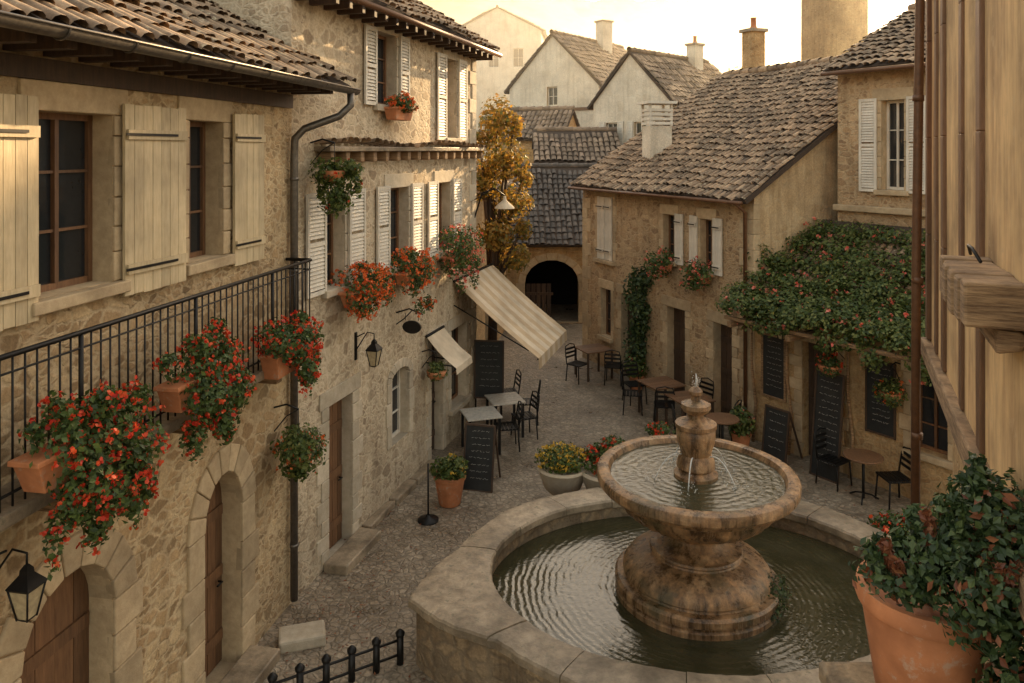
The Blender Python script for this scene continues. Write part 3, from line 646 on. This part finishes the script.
for i,(x,y,h) in enumerate([(-6,52,11),(1.5,56,12),(8.5,55,11),(12,50,10),(9,85,17),(18,95,18),(28,88,16),(2,105,18),(38,100,17),(50,120,20)]):
    cl=[((x+U(-1,1)*h*.16,y+U(-1,1)*h*.15,h*U(.55,.9)),(h*.16,h*.16,h*.13)) for _ in range(7)]
    tree('hazy broadleaf tree on the hillside',x,y,0,h,cl,1800,h*.025,'autumn' if i%3==0 else 'dark')
# ================================================================ FOUNTAIN
fx,fy=2.28,9.55
F0=thing('fountain',(fx,fy,0),'round tiered stone fountain with spouting water in a wide walled pool','fountain')
ax,ay=2.55,1.96
def corner(a):
    a=a%(2*math.pi); return .55*max(0,1-abs(a-3.36)/.40)
mb=MB(); n=120; vs=[]
for z in(0,.35,.70):
    for k in range(n):
        a=2*math.pi*k/n; o_=.38+corner(a)*1.0; vs.append((fx+(ax+o_)*math.cos(a),fy+(ay+o_)*math.sin(a),z))
mb.add(vs,[(i*n+k,i*n+(k+1)%n,(i+1)*n+(k+1)%n,(i+1)*n+k) for i in range(2) for k in range(n)],0,True)
mb.lathe((fx,fy,0),[(1,.70),(1,.2)],96,0,ax+.03,ay+.03)
keep=[i for i,f in enumerate(mb.f) if len(f)<20]; mb.f=[mb.f[i] for i in keep]; mb.mi=[0]*len(keep); mb.sm=[True]*len(keep)
mb.obj('pool_wall','poolwall',F0,sharp=30)
mb=MB(); n=17
cuts=[2*math.pi*i/n+U(-.06,.06) for i in range(n)]; cuts.append(cuts[0]+2*math.pi)
for i in range(n):
    a0=cuts[i]+.002; a1=cuts[i+1]-.002; q=14; dz=U(-.008,.008)
    vs=[];fs=[]
    for k in range(q+1):
        a=a0+(a1-a0)*k/q; c_,s_=math.cos(a),math.sin(a); wz=.006*math.sin(a*9)+U(-.003,.003); ow=.47+corner(a)+.012*math.sin(a*11)+U(-.012,.012); e_=U(-.006,.006)
        for w,z in((0+e_,.70),(-.02+e_,.72),(-.02+e_,.80),(.0+e_,.826),(.1,.835),(ow-.12,.832),(ow-.02,.818),(ow,.795),(ow,.72),(ow-.03,.70)):
            vs.append((fx+(ax+w)*c_,fy+(ay+w)*s_,z+dz+wz))
    m_=10
    for k in range(q):
        for e in range(m_): e2=(e+1)%m_; fs.append((k*m_+e,(k+1)*m_+e,(k+1)*m_+e2,k*m_+e2))
    fs.append(tuple(range(m_))); fs.append(tuple(q*m_+e for e in range(m_))[::-1]); mb.add(vs,fs,0,True)
mb.obj('coping','cope',F0,sharp=24)
mb=MB(); n=72
mb.add([(fx,fy,.54)]+[(fx+(ax+.02)*math.cos(2*math.pi*i/n),fy+(ay+.02)*math.sin(2*math.pi*i/n),.54) for i in range(n)],[(0,1+i,1+(i+1)%n) for i in range(n)]); mb.obj('pool_water','water',F0,origin=(fx,fy,.54))
mb=MB(); c=(fx,fy,0)
mb.lathe(c,[(1.0,.4),(1.0,.60),(.97,.62),(.97,.64),(1.0,.66),(1.0,.73),(.97,.76),(.89,.765),(.88,.79),(.90,.81),(.885,.87),(.83,.94),(.74,.99),(.64,1.03),(.56,1.05),(.55,1.07),(.565,1.09),(.55,1.115),(.49,1.12),(.43,1.15),(.36,1.19),(.325,1.23),(.32,1.27),(.365,1.28),(.375,1.31),(.34,1.33),(.36,1.41)],72,wob=.006); mb.obj('pedestal','ftn',F0,sharp=30)
mb=MB()
mb.lathe(c,[(.36,1.39),(.47,1.39),(.49,1.42),(.50,1.44),(.66,1.47),(.80,1.53),(.90,1.61),(.955,1.70),(.965,1.75),(1.0,1.755),(1.0,1.78),(1.07,1.79),(1.13,1.82),(1.15,1.86),(1.15,1.875),(1.2,1.88),(1.225,1.91),(1.23,1.98),(1.215,2.015),(1.19,2.03),(1.12,2.035),(1.08,2.025),(1.06,1.98),(1.03,1.88),(.6,1.78),(.1,1.76)],120,wob=.005,gad=(4,8,32,.03)); mb.obj('bowl','ftn',F0,sharp=28)
mb=MB(); n=48
mb.add([(fx,fy,1.965)]+[(fx+1.05*math.cos(2*math.pi*i/n),fy+1.05*math.sin(2*math.pi*i/n),1.965) for i in range(n)],[(0,1+i,1+(i+1)%n) for i in range(n)]); mb.obj('bowl_water','waterB',F0,origin=(fx,fy,1.965))
mb=MB(); mb.lathe(c,[(r_*1.12,1.8+(z_-1.8)*.92) for r_,z_ in [(.24,1.8),(.24,2.02),(.2,2.04),(.18,2.07),(.21,2.11),(.20,2.2),(.165,2.28),(.17,2.32),(.205,2.44),(.215,2.58),(.2,2.62),(.225,2.64),(.225,2.69),(.14,2.72),(.085,2.77),(.085,2.81),(.14,2.85),(.165,2.9),(.16,2.95),(.10,2.98),(.055,3.0),(.05,3.05),(.075,3.08),(.075,3.12),(.045,3.16),(.02,3.18)]],40); mb.obj('finial','ftn',F0,sharp=30)
for a in(.4,2.0,3.4,4.3,5.5):
    mb=MB(); dx,dy=math.cos(a),math.sin(a); pts=[]; rr=U(.24,.36)
    for k in range(12):
        t=k/11; pts.append((fx+dx*(.2+rr*t),fy+dy*(.2+rr*t),2.25+.16*t-.44*t*t))
    mb.tube(pts,[.011-.004*k/11 for k in range(12)],6)
    for k in range(30):
        p=Vector(pts[-1])+Vector((U(-.12,.12),U(-.12,.12),abs(random.gauss(0,.05)))); s=U(.004,.010); mb.lathe(p,[(0.0001,-s),(s,0),(.0001,s)],5)
    mb.obj('water_jet','jet',F0)
mb=MB(); zt=1.8+(3.18-1.8)*.92
for k in range(26):
    p=Vector((fx+U(-.05,.05),fy+U(-.05,.05),zt+abs(random.gauss(0,.08)))); s=U(.004,.009); mb.lathe(p,[(.0001,-s),(s,0),(.0001,s)],5)
mb.tube([(fx,fy,zt-.02),(fx+.01,fy,zt+.08),(fx,fy,zt+.16)],[.02,.014,.004],7)
mb.obj('water_jet','jet',F0)
mb=MB(); leaves(mb,[((fx+.84,fy-.35,.76),(.16,.2,.14)),((fx+.70,fy-.62,.64),(.2,.15,.08)),((fx+.92,fy-.1,.67),(.12,.2,.12))],1000,.028); mb.obj('moss_tuft','dark',F0)
# ================================================================ FLOWERS on balcony etc
bx=[(.08,.1,.32,.42,.22,.18),(-.12,.2,.08,.22,.16,.2),(.28,.22,.04,.26,.16,.22),(.12,.24,-.16,.22,.1,.16)]
flower_box('terracotta box of red geraniums trailing below the iron balcony',A,3.38,3.62,.52,.95,5600,480,.036,fs=.028,shape=bx,trail=14,bh=.24,tz=(-.42,.05))
bx=[(.06,.08,.34,.38,.2,.18),(-.1,.18,.12,.22,.14,.18),(.22,.2,.06,.24,.14,.18)]
flower_box('bushy red geraniums in a box on the iron balcony',A,4.88,3.66,.52,.85,4800,400,.036,fs=.028,shape=bx,trail=12,bh=.24,tz=(-.34,.05))
bx=[(0.02,.06,.42,.36,.22,.18),(-.1,.14,.28,.22,.12,.12),(.18,.14,.22,.22,.12,.14)]
flower_box('terracotta window box with bright red geraniums',A,6.65,3.42,.5,.72,3400,340,.038,fs=.03,bh=.28,shape=bx,trail=3,tz=(-.05,.12))
flower_box('orange geraniums in a window box under white shutters',B,1.55,3.72,.22,1.0,2600,460,.038,fm='orange',fs=.034,trail=2)
flower_box('orange and red geraniums in a window box',B,3.35,3.72,.22,.9,2400,260,.038,fm='orange',fs=.034,trail=2)
flower_box('pink and red geraniums spilling from a window box',B,5.5,3.72,.24,1.0,2600,280,.042,fm='pink',shape=[(0,.05,.4,.5,.3,.3),(-.3,.12,.1,.3,.18,.3),(.3,.14,.1,.3,.18,.25)],trail=3)
flower_box('terracotta window box with sparse red flowers',B,2.9,6.5,.2,.7,600,90,.045,fm='orange',shape=[(0,.05,.28,.32,.12,.12)])
flower_box('small window box with pink flowers',D,4.05,3.1,.2,.6,900,60,.05,fm='pink',bh=.18)
flower_box('small window box with pink flowers',D,5.45,3.05,.2,.6,900,60,.05,fm='pink',bh=.18)
def basket(label,p,r,n,nf,fm,wallp,mat='leaf',clx=None):
    t=thing('hanging_basket',p,label,'hanging basket','hanging plant baskets'); p=Vector(p); w=Vector(wallp)
    mb=MB(); mb.lathe(p-Vector((0,0,.1)),[(.03,-.06),(.12,-.02),(.17,.05),(.19,.12),(.175,.12)],16); mb.obj('planter','terra',t)
    top=Vector((p.x,p.y,w.z)); mb=MB(); mb.tube([w,w*.5+top*.5+Vector((0,0,.05)),top],.012,6); mb.tube([top,p],.005,5)
    mb.tube([w-Vector((0,0,.3)),w*.5+top*.5-Vector((0,0,.1)),top],.008,6); mb.obj('bracket','iron',t)
    cl=clx or [(p+Vector((0,0,.02)),(r,r,r*.95))]
    mb=MB(); leaves(mb,cl,n,.042,seeds=30,spread=.24); mb.obj('foliage',mat,t)
    if nf: mb=MB(); blossoms(mb,cl,nf,.03); mb.obj('blossom',fm,t)
basket('round hanging basket of dusty green and rust flowers',A.P(7.35,2.2,.34),.27,2200,70,'orange',A.P(7.35,2.75,.01),'vine')
p=B.P(.45,5.7,.38)
basket('trailing green plant on an iron wall bracket',p,.3,2100,12,'red',B.P(.45,6.1,.01),'vine',clx=[(p,(.26,.26,.2)),(p+Vector((.05,-.05,-.35)),(.16,.16,.3)),(p+Vector((.22,0,.05)),(.15,.15,.12)),(p+Vector((-.15,0,-.3)),(.08,.08,.2)),(p+Vector((.3,-.05,-.15)),(.08,.08,.2))])
basket('small hanging pot of red flowers beside the menu board',E.P(2.05,2.1,.5),.2,600,40,'red',E.P(2.05,2.45,.01))
basket('leafy hanging basket at the shop door',B.P(4.3,1.9,.3),.16,500,0,'red',B.P(4.3,2.25,.01),'vine')
basket('leafy hanging basket on the restaurant wall',E.P(3.1,1.85,.3),.22,800,20,'orange',E.P(3.1,2.3,.01),'vine')
v=thing('climbing_ivy',D.P(2.95,0,.1),'dark green ivy climbing beside a house door','climbing plant')
cl=[(D.P(2.95+U(-.25,.25),z,.1),(U(.2,.36),.18,.32)) for z in(.6,.9,1.3,1.6,1.9,2.2,2.5,2.8)]
mb=MB(); leaves(mb,cl,3200,.075,spread=.35); mb.obj('foliage','dark',v); mb=MB(); mb.tube([D.P(2.95,0,.06),D.P(3.0,1.2,.08),D.P(2.9,2.6,.08)],[.04,.03,.01],6); mb.obj('stem','beam',v)
def pot(label,x,y,z,r,h,prof,cl,n,ls,lm,nf,fm,fs=.035,mat='terra',name='potted_plant',second=None,wild=0):
    t=thing(name,(x,y,z),label,'potted plant')
    P_=prof or [(r*.62,0),(r*.68,.02),(r*.93,h*.84),(r*.93,h*.86),(r,h*.86),(r*1.03,h*.9),(r,h),(r*.9,h),(r*.88,h*.9),(.01,h*.88)]
    mb=MB(); mb.lathe((x,y,z),P_,40); mb.obj('pot',mat,t,sharp=40)
    c2=[((x+a,y+b,z+c),rd) for a,b,c,rd in cl]; mb=MB(); leaves(mb,c2,n,ls,seeds=16,spread=.36); tips=[]
    for a,b,c,rd in cl[:6]: mb.tube([(x,y,z+h*.9),(x+a*.6,y+b*.6,z+h*.9+(c-h*.9)*.6),(x+a,y+b,z+c)],.006,5)
    for k in range(wild): # upright shoots with paired leaves
        a,b,c,rd=random.choice(cl); p0=Vector((x+a+U(-.6,.6)*rd[0],y+b+U(-.6,.6)*rd[1],z+c)); d_=Vector((U(-.5,.5),U(-.5,.5),U(.5,1))).normalized(); L=rd[2]*U(1.0,1.8)
        mb.tube([p0,p0+d_*L],.0025,4)
        for j in range(9): (tips if k%3==0 else c2).append((p0+d_*L*(.45+.06*j),(.022,.022,.02)))
    if wild: leaves(mb,c2[len(cl):],wild*50,ls,seeds=6,long=2)
    mb.obj('foliage',lm,t)
    if second: mb=MB(); leaves(mb,c2[:len(cl)]+tips,second[1],ls,seeds=10,long=2); mb.obj('copper_foliage',second[0],t)
    if nf: mb=MB(); blossoms(mb,c2,nf,fs); mb.obj('blossom',fm,t)
mb=MB(); mb.box((2.5,3.42,1.7),(1.9,.62,3.4)); mb.box((2.5,3.42,3.45),(2.0,.72,.09)); mb.obj('parapet_wall','poolwall',label='stone parapet wall carrying the large terracotta pot',category='wall',bevel=.015)
pot('large terracotta pot with a wide bushy copper and green leaved shrub',1.83,3.42,3.5,.275,.56,None,
 [(.06,-.1,.76,(.2,.18,.15)),(.18,-.25,.95,(.2,.18,.17)),(.14,-.4,.72,(.22,.18,.2)),(-.14,-.05,.66,(.16,.14,.1)),(.24,-.1,.62,(.18,.16,.18)),(.16,-.5,.42,(.16,.14,.18)),(.22,-.42,.2,(.16,.15,.2)),(.3,-.3,.8,(.16,.16,.18)),(.16,-.52,.0,(.18,.12,.2))],12000,.026,'dark',0,'red',second=('rust',1500),wild=70)
pot('terracotta pot with a small leafy plant beside the menu board',-1.05,13.0,.03,.27,.5,None,[(0,0,.6,(.26,.26,.14))],900,.05,'vine',25,'yel')
urn=[(r_*1.0,z_*1.35) for r_,z_ in [(.24,0),(.24,.06),(.13,.1),(.11,.2),(.17,.28),(.3,.38),(.36,.5),(.38,.56),(.41,.6),(.39,.63),(.32,.61),(.01,.57)]]
pot('stone urn planted with yellow flowers',.82,12.5,.03,.3,.6,urn,[(0,0,.98,(.34,.32,.15))],1400,.042,'vine',190,'yel',mat='ashB',name='garden_urn')
pot('stone urn with red and white summer flowers',1.5,12.35,.03,.3,.6,urn,[(0,0,.98,(.34,.32,.15)),(.12,0,1.2,(.2,.2,.14)),(-.15,0,1.14,(.13,.13,.1))],1500,.042,'leaf',110,'red',.04,mat='ashB',name='garden_urn')
pot('terracotta pot of tall red geraniums',2.4,13.0,.03,.28,.6,None,[(0,0,.85,(.28,.26,.2)),(.1,0,1.22,(.2,.2,.12))],1000,.045,'leaf',70,'red',.05)
pot('low pot of red flowers beside the pool wall',5.6,10.8,.03,.28,.4,None,[(0,0,.55,(.42,.35,.22)),(.2,-.1,.75,(.25,.25,.2)),(-.2,.1,.62,(.25,.25,.16))],1900,.05,'leaf',70,'red',.05)
for x,y in((4.55,15.3),(3.1,19.2)):
    pot('small terracotta pot with greenery at the house wall',x,y,.03,.2,.36,None,[(0,0,.55,(.22,.22,.25))],600,.07,'vine',15,'pink')
# ================================================================ LANTERNS
def lantern(label,F,u,z,d=.32,s=1.0):
    c=F.P(u,z,d); t=thing('wall_lantern',c,label,'lantern','wall lanterns'); mb=MB()
    q=math.pi/4+F.ang
    mb.lathe(c,[(.04*s,0),(.07*s,.02*s),(.075*s,.03*s)],4,0,smooth=False,rot=q)
    mb.lathe(c,[(.15*s,.3*s),(.165*s,.32*s),(.06*s,.42*s),(.055*s,.46*s),(.02*s,.5*s)],4,0,smooth=False,rot=q)
    for k in range(4):
        a=q+k*math.pi/2; dx=Vector((math.cos(a),math.sin(a),0)); mb.tube([c+dx*.075*s+Vector((0,0,.02*s)),c+dx*.145*s+Vector((0,0,.31*s))],.009*s,5)
    mb.obj('lantern_frame','iron',t)
    mb=MB(); mb.lathe(c,[(.066*s,.03*s),(.134*s,.3*s)],4,0,smooth=False,rot=q); mb.obj('lantern_glass','lamp',t)
    mb=MB(); top=c+Vector((0,0,.5*s)); w=F.P(u,z+.5*s,.0)
    pts=[w+Vector((0,0,-.25*s)),F.P(u,z+.42*s,d*.3),F.P(u,z+.62*s,d*.65),F.P(u,z+.6*s,d),top]
    mb.tube(pts,.011*s,6); mb.tube([w,F.P(u,z+.6*s,d*.5)],.009,6); mb.wbox(F,u-.03,u+.03,z+.1*s,z+.6*s,.0,.02); mb.obj('bracket','iron',t)
lantern('black iron wall lantern by the arched door',A,3.12,2.64,.34,.8)
lantern('black iron wall lantern hanging from a scrolled bracket',B,1.75,2.68,.32,.85)
lantern('black iron wall lantern over the restaurant door',E,.9,2.3,.3,.9)
t=thing('street_lamp',B.P(7.2,4.9,.1),'pale shallow street lamp on a long curved wall arm','street lamp'); mb=MB()
mb.tube([B.P(7.2,4.5,.02),B.P(7.2,5.05,.2),B.P(7.2,5.15,.5),B.P(7.2,5.0,.72)],.018,6); mb.tube([B.P(7.2,4.9,.02),B.P(7.2,5.08,.35)],.01,6); mb.obj('arm','iron',t)
mb=MB(); mb.lathe(B.P(7.2,4.72,.72),[(.22,0),(.21,.03),(.1,.13),(.04,.18),(.03,.27)],16); mb.obj('lamp_shade','clothW',t)
t=thing('shop_sign',B.P(3.2,2.9,.25),'small dark hanging shop sign on a scrolled iron bracket','sign'); mb=MB()
mb.tube([B.P(3.2,3.2,.01),B.P(3.2,3.28,.25),B.P(3.2,3.2,.5)],.014,6); mb.tube([B.P(3.2,3.0,.01),B.P(3.2,3.1,.15),B.P(3.2,3.25,.3)],.01,6)
for d in(.18,.42): mb.tube([B.P(3.2,3.2,d),B.P(3.2,3.08,d)],.005,5)
mb.obj('bracket','iron',t); mb=MB(); 
pts=[(math.cos(a)*.17,math.sin(a)*.11) for a in [2*math.pi*k/20 for k in range(20)]]
vs=[B.P(3.18,2.97+y,.3+x) for x,y in pts]+[B.P(3.22,2.97+y,.3+x) for x,y in pts]
mb.add(vs,[tuple(range(20)),tuple(range(39,19,-1))]+[(k,(k+1)%20,20+(k+1)%20,20+k) for k in range(20)]); mb.obj('sign_panel','iron',t)
# ================================================================ AWNINGS
def awning(label,F,u0,u1,z,zo,proj,mat,val=.2,n=9):
    t=thing('awning',F.P((u0+u1)/2,z,0),label,'awning'); mb=MB(); w=(u1-u0)/n; q=5
    for i in range(n):
        a,b=u0+i*w,u0+(i+1)*w; vs=[];fs=[]
        for k in range(q+1):
            s=k/q; zz=z+(zo-z)*s-.05*math.sin(math.pi*s); vs+= [F.P(a,zz,.03+proj*s),F.P(b,zz,.03+proj*s)]
        vs+=[F.P(a+.0,zo-val,.03+proj+.01),F.P(b,zo-val,.03+proj+.01)]
        for k in range(q+1): fs.append((2*k,2*k+1,2*k+3,2*k+2))
        mb.add(vs,fs,i%2)
    o=mb.obj('canopy',[mat,'clothW'],t); s=o.modifiers.new('sol','SOLIDIFY'); s.thickness=.008
    mb=MB()
    for u in(u0+.03,(u0+u1)/2,u1-.03): mb.tube([F.P(u,z-.5,.02),F.P(u,zo+(z-zo)*.12-.04,proj*.9)],.014,6); 
    mb.tube([F.P(u0,zo-.015,proj+.02),F.P(u1,zo-.015,proj+.02)],.02,6); mb.tube([F.P(u0,z,.04),F.P(u1,z,.04)],.03,6)
    mb.obj('frame','iron',t)
awning('wide beige striped canvas awning sloping over the cafe tables',B,5.9,8.4,3.3,1.85,1.8,'cloth',.22,11)
awning('small white canvas awning over a shop window',B,4.45,5.3,2.5,1.95,.6,'clothW',.12,3)
# ================================================================ BOARDS
def scrib(mb,T,w,h,rows,t=.006):
    for i in range(rows):
        z=h*(.92-.84*i/rows); a=-w*.36+U(0,w*.1); 
        while a<w*.34:
            l=U(.06,.2)*w; b=min(a+l,w*.38); k=max(3,int((b-a)/.014)); pts=[]
            for j in range(k+1): pts.append(T(a+(b-a)*j/k,z+U(-.012,.012)))
            mb.tube(pts,t*.5,4); a=b+w*.05
def board(label,F,u,z,d,w,h,lean=.12,easel=False,rows=9,mat='wooddk',frame=.03):
    t=thing('chalkboard',F.P(u,z,d),label,'menu board','chalk menu boards')
    def T(x,y,o=0): return F.P(u+x,z+y,d+lean*(1-y/h)+o)
    mb=MB(); mb.hexa([T(-w/2,0,0),T(w/2,0,0),T(w/2,0,-.015),T(-w/2,0,-.015),T(-w/2,h,0),T(w/2,h,0),T(w/2,h,-.015),T(-w/2,h,-.015)]); mb.obj('panel','board',t)
    mb=MB()
    for (x0,x1,y0,y1) in((-w/2-frame,-w/2,-.04,h+frame),(w/2,w/2+frame,-.04,h+frame),(-w/2,w/2,h,h+frame),(-w/2,w/2,-.03,.0)):
        mb.hexa([T(x0,y0,.014),T(x1,y0,.014),T(x1,y0,-.02),T(x0,y0,-.02),T(x0,y1,.014),T(x1,y1,.014),T(x1,y1,-.02),T(x0,y1,-.02)])
    if easel:
        for s in(-1,1): mb.hexa([F.P(u+s*w/2-.015,z,d-.4),F.P(u+s*w/2+.015,z,d-.4),F.P(u+s*w/2+.015,z,d-.43),F.P(u+s*w/2-.015,z,d-.43),F.P(u+s*w/2-.015,z+h,d-.02),F.P(u+s*w/2+.015,z+h,d-.02),F.P(u+s*w/2+.015,z+h,d-.05),F.P(u+s*w/2-.015,z+h,d-.05)])
    mb.obj('frame',mat,t)
    mb=MB(); scrib(mb,lambda x,y:T(x,y,.003),w,h,rows,.007); mb.obj('chalk_lettering','chalk',t)
board('black folding chalk menu board standing on the paving',Frame((-.9,13.75),(.97,-.25)),.35,.05,0,.5,1.05,.2,True,8)
board('tall black chalk menu leaning by the shop entrance',Frame((-.75,16.9),(1,-.1)),.25,.6,0,.6,1.2,.05,False,7)
board('framed chalk menu hung on the restaurant wall',E,.5,1.05,.03,.5,1.2,0,False,9,'beam',.045)
board('small dark chalkboard standing beside the doorway',E,.95,.05,.5,.5,.95,.12,True,5)
board('tall chalk menu board leaning on the restaurant wall',E,1.95,.05,.3,.52,1.85,.2,False,13)
board('framed chalk menu hung under the vines',E,2.75,1.0,.03,.5,1.25,0,False,10,'wooddk')
# ================================================================ FURNITURE
def make_chair():
    t=thing('bistro_chair',(0,0,0),'black slatted metal bistro chair at a cafe table','chair','bistro chairs outside the cafes')
    for x,y in((-.19,-.18),(.19,-.18),(-.19,.19),(.19,.19)):
        mb=MB(); mb.tube([(x*1.12,y*1.15,0),(x,y,.44)],.015,6); mb.obj('leg','iron',t)
    mb=MB()
    for i in range(6): mb.box((0,-.18+i*.073,.455),(.42,.055,.014))
    mb.tube([(-.21,-.2,.44),(.21,-.2,.44),(.21,.2,.44),(-.21,.2,.44),(-.21,-.2,.44)],.011,5); mb.obj('seat','iron',t)
    mb=MB()
    mb.tube([(-.2,.2,.44),(-.2,.25,.75),(-.17,.27,.88),(0,.28,.92),(.17,.27,.88),(.2,.25,.75),(.2,.2,.44)],.014,6)
    for z in(.6,.7,.8): mb.box((0,.225+(z-.44)*.11,z),(.38,.012,.05))
    mb.obj('backrest','iron',t); return t
def make_table(mat,w,name,label,round_=False,legm='iron'):
    t=thing(name,(0,0,0),label,'table','cafe tables'); mb=MB()
    if round_: mb.lathe((0,0,.72),[(w/2-.02,0),(w/2,.01),(w/2,.03),(w/2-.01,.035)],28)
    else: 
        for i in range(5): mb.box((0,-w/2+w/10+i*w/5,.735),(w,w/5-.006,.03))
    mb.obj('table_top',mat,t,bevel=.004)
    if round_:
        mb=MB(); mb.tube([(0,0,.03),(0,0,.72)],.025,8)
        for k in range(3): a=k*2.094; mb.tube([(0,0,.12),(math.cos(a)*.15,math.sin(a)*.15,.08),(math.cos(a)*.26,math.sin(a)*.26,.012)],.015,6)
        mb.obj('table_base',legm,t)
    else:
        for x in(-1,1):
            for y in(-1,1): mb=MB(); mb.box((x*(w/2-.05),y*(w/2-.05),.36),(.045,.045,.72)); mb.obj('leg',legm,t)
    return t
ch=make_chair(); tw=make_table('tabW',.7,'cafe_table','square white-topped cafe table under the awning',legm='iron'); tb=make_table('wood',.8,'cafe_table','brown wooden cafe table on the paving',legm='wooddk'); tr=make_table('wood',.65,'cafe_table','small round wooden bistro table',True)
def put(o,lst):
    first=True
    for x,y,r in lst:
        if first: o.location=(x,y,.03); o.rotation_euler=(0,0,r); first=False
        else: dup(o,None,(x,y,.03),r)
put(tw,[(-.62,17.5,.3),(-.15,16.2,.3),(-.62,15.3,.3)])
put(tb,[(2.15,20.3,.4),(3.35,17.3,.4),(3.75,16.3,.3)])
put(tr,[(6.0,13.15,0),(4.1,15.0,0)])
put(ch,[(.25,16.0,-1.2),(.35,16.9,-1.6),(-.1,15.4,-1.4),(-.1,17.6,-1.3),(2.6,19.7,2.9),(1.7,19.9,.8),(2.75,17.5,1.4),(3.3,16.7,3.0),(4.1,16.9,-1.0),(4.35,15.7,-2.2),(2.9,18.2,.3),(6.45,13.0,-1.5),(5.75,13.75,.6),(3.45,15.2,1.5)])
t=thing('parasol_stand',(-1.35,12.4,.03),'thin black parasol stand with round iron base','stand'); mb=MB(); mb.lathe((-1.35,12.4,.03),[(.17,0),(.17,.03),(.05,.06),(.03,.1)],20); mb.obj('base','iron',t); mb=MB(); mb.tube([(-1.35,12.4,.1),(-1.35,12.4,.95)],.014,8); mb.obj('pole','iron',t)
t=thing('iron_railing',(-1.95,8.5,0),'low black iron railing with thick posts beside the pool wall','railing')
pts=[(-1.3,8.95),(-1.55,8.8),(-1.8,8.65),(-2.05,8.5),(-2.3,8.35),(-2.55,8.2)]
for x,y in pts:
    mb=MB(); mb.tube([(x,y,0),(x,y,.36)],.04,10); mb.lathe((x,y,.36),[(.05,0),(.055,.03),(.03,.06),(.0001,.08)],12); mb.obj('post','iron',t)
mb=MB()
for z in(.14,.31): mb.tube([(x,y,z) for x,y in pts],.016,6)
mb.obj('rail','iron',t)
mb=MB(); mb.box((-2.55,9.35,.09),(.55,.35,.15),Matrix.Rotation(.3,3,'Z')); mb.obj('stone_block','ashB',bevel=.03,label='worn pale stone block lying by the arched door',category='stone block')
mb=MB()
for k in range(420):
    if k<260: x,y=-2.7+.25*(U(5.5,13)-9)*.2+abs(random.gauss(0,.7)),U(8,13)
    else: x,y=U(3,6),U(11,17)
    s=U(.012,.03); a=U(0,6.28); z=.055+U(0,.006)
    mb.add([(x+s*math.cos(a+i*1.57)*(1 if i%2 else .5),y+s*math.sin(a+i*1.57)*(1 if i%2 else .5),z+U(0,.01)) for i in range(4)],[(0,1,2,3)])
mb.obj('fallen_petals','rust',kind='stuff')
# ================================================================ haze, light, camera
hz=MB(); hz.box((0,216,14),(500,372,34)); 
m=bpy.data.materials.new('haze'); m.use_nodes=True; nt=m.node_tree; nt.nodes.clear(); o_=nt.nodes.new('ShaderNodeOutputMaterial'); vs_=nt.nodes.new('ShaderNodeVolumeScatter')
vs_.inputs['Color'].default_value=(1,.90,.72,1); vs_.inputs['Density'].default_value=.0055; vs_.inputs['Anisotropy'].default_value=.6
nt.links.new(vs_.outputs[0],o_.inputs['Volume']); M['haze']=m
hz.obj('haze','haze',kind='structure')
az,el=math.radians(31),math.radians(17)
w=bpy.data.worlds.new('World'); sc.world=w; w.use_nodes=True; nt=w.node_tree; bg=nt.nodes['Background']
sk=nt.nodes.new('ShaderNodeTexSky'); sk.sky_type='NISHITA'; sk.sun_disc=False; sk.sun_elevation=el; sk.sun_rotation=az; sk.dust_density=3.0; sk.air_density=1.2
sd=Vector((math.sin(az)*math.cos(el),math.cos(az)*math.cos(el),math.sin(el)))
tinted=mix(nt,1.0,sk.outputs[0],(1.27,.93,.60),'MULTIPLY')
a2=nt.nodes.new('ShaderNodeVectorMath'); a2.operation='MULTIPLY_ADD'; a2.inputs[1].default_value=(.42,.42,.42); a2.inputs[2].default_value=(1,1,1); nt.links.new(tinted,a2.inputs[0])
a3=nt.nodes.new('ShaderNodeVectorMath'); a3.operation='DIVIDE'; nt.links.new(tinted,a3.inputs[0]); nt.links.new(a2.outputs[0],a3.inputs[1])
# hazy warm aureole round the sun direction
tc=nt.nodes.new('ShaderNodeTexCoord'); dt=nt.nodes.new('ShaderNodeVectorMath'); dt.operation='DOT_PRODUCT'; nt.links.new(tc.outputs['Generated'],dt.inputs[0]); dt.inputs[1].default_value=sd
pw=mth(nt,'POWER',mth(nt,'MAXIMUM',dt.outputs['Value'],0.0),22)
au=mix(nt,1.0,(1.5,.80,.30),pw,'MULTIPLY')
sm=nt.nodes.new('ShaderNodeVectorMath'); sm.operation='ADD'; nt.links.new(a3.outputs[0],sm.inputs[0]); nt.links.new(au,sm.inputs[1])
nt.links.new(sm.outputs[0],bg.inputs['Color']); bg.inputs['Strength'].default_value=1.25
l=bpy.data.lights.new('sun','SUN'); l.energy=15; l.angle=math.radians(.6); l.color=(1,.67,.33)
lo=bpy.data.objects.new('sun',l); COL.objects.link(lo); lo.rotation_euler=sd.to_track_quat('Z','Y').to_euler(); lo.location=(20,40,30)
cd=bpy.data.cameras.new('camera'); co=bpy.data.objects.new('camera',cd); COL.objects.link(co); co.location=(0,0,6); co.rotation_euler=(math.pi/2,0,0)
cd.sensor_width=36; cd.lens=27.07; cd.shift_y=-.187; cd.clip_end=3000; cd.clip_start=.1; sc.camera=co
sc.view_settings.view_transform='Standard'; sc.view_settings.look='None'; sc.view_settings.exposure=0
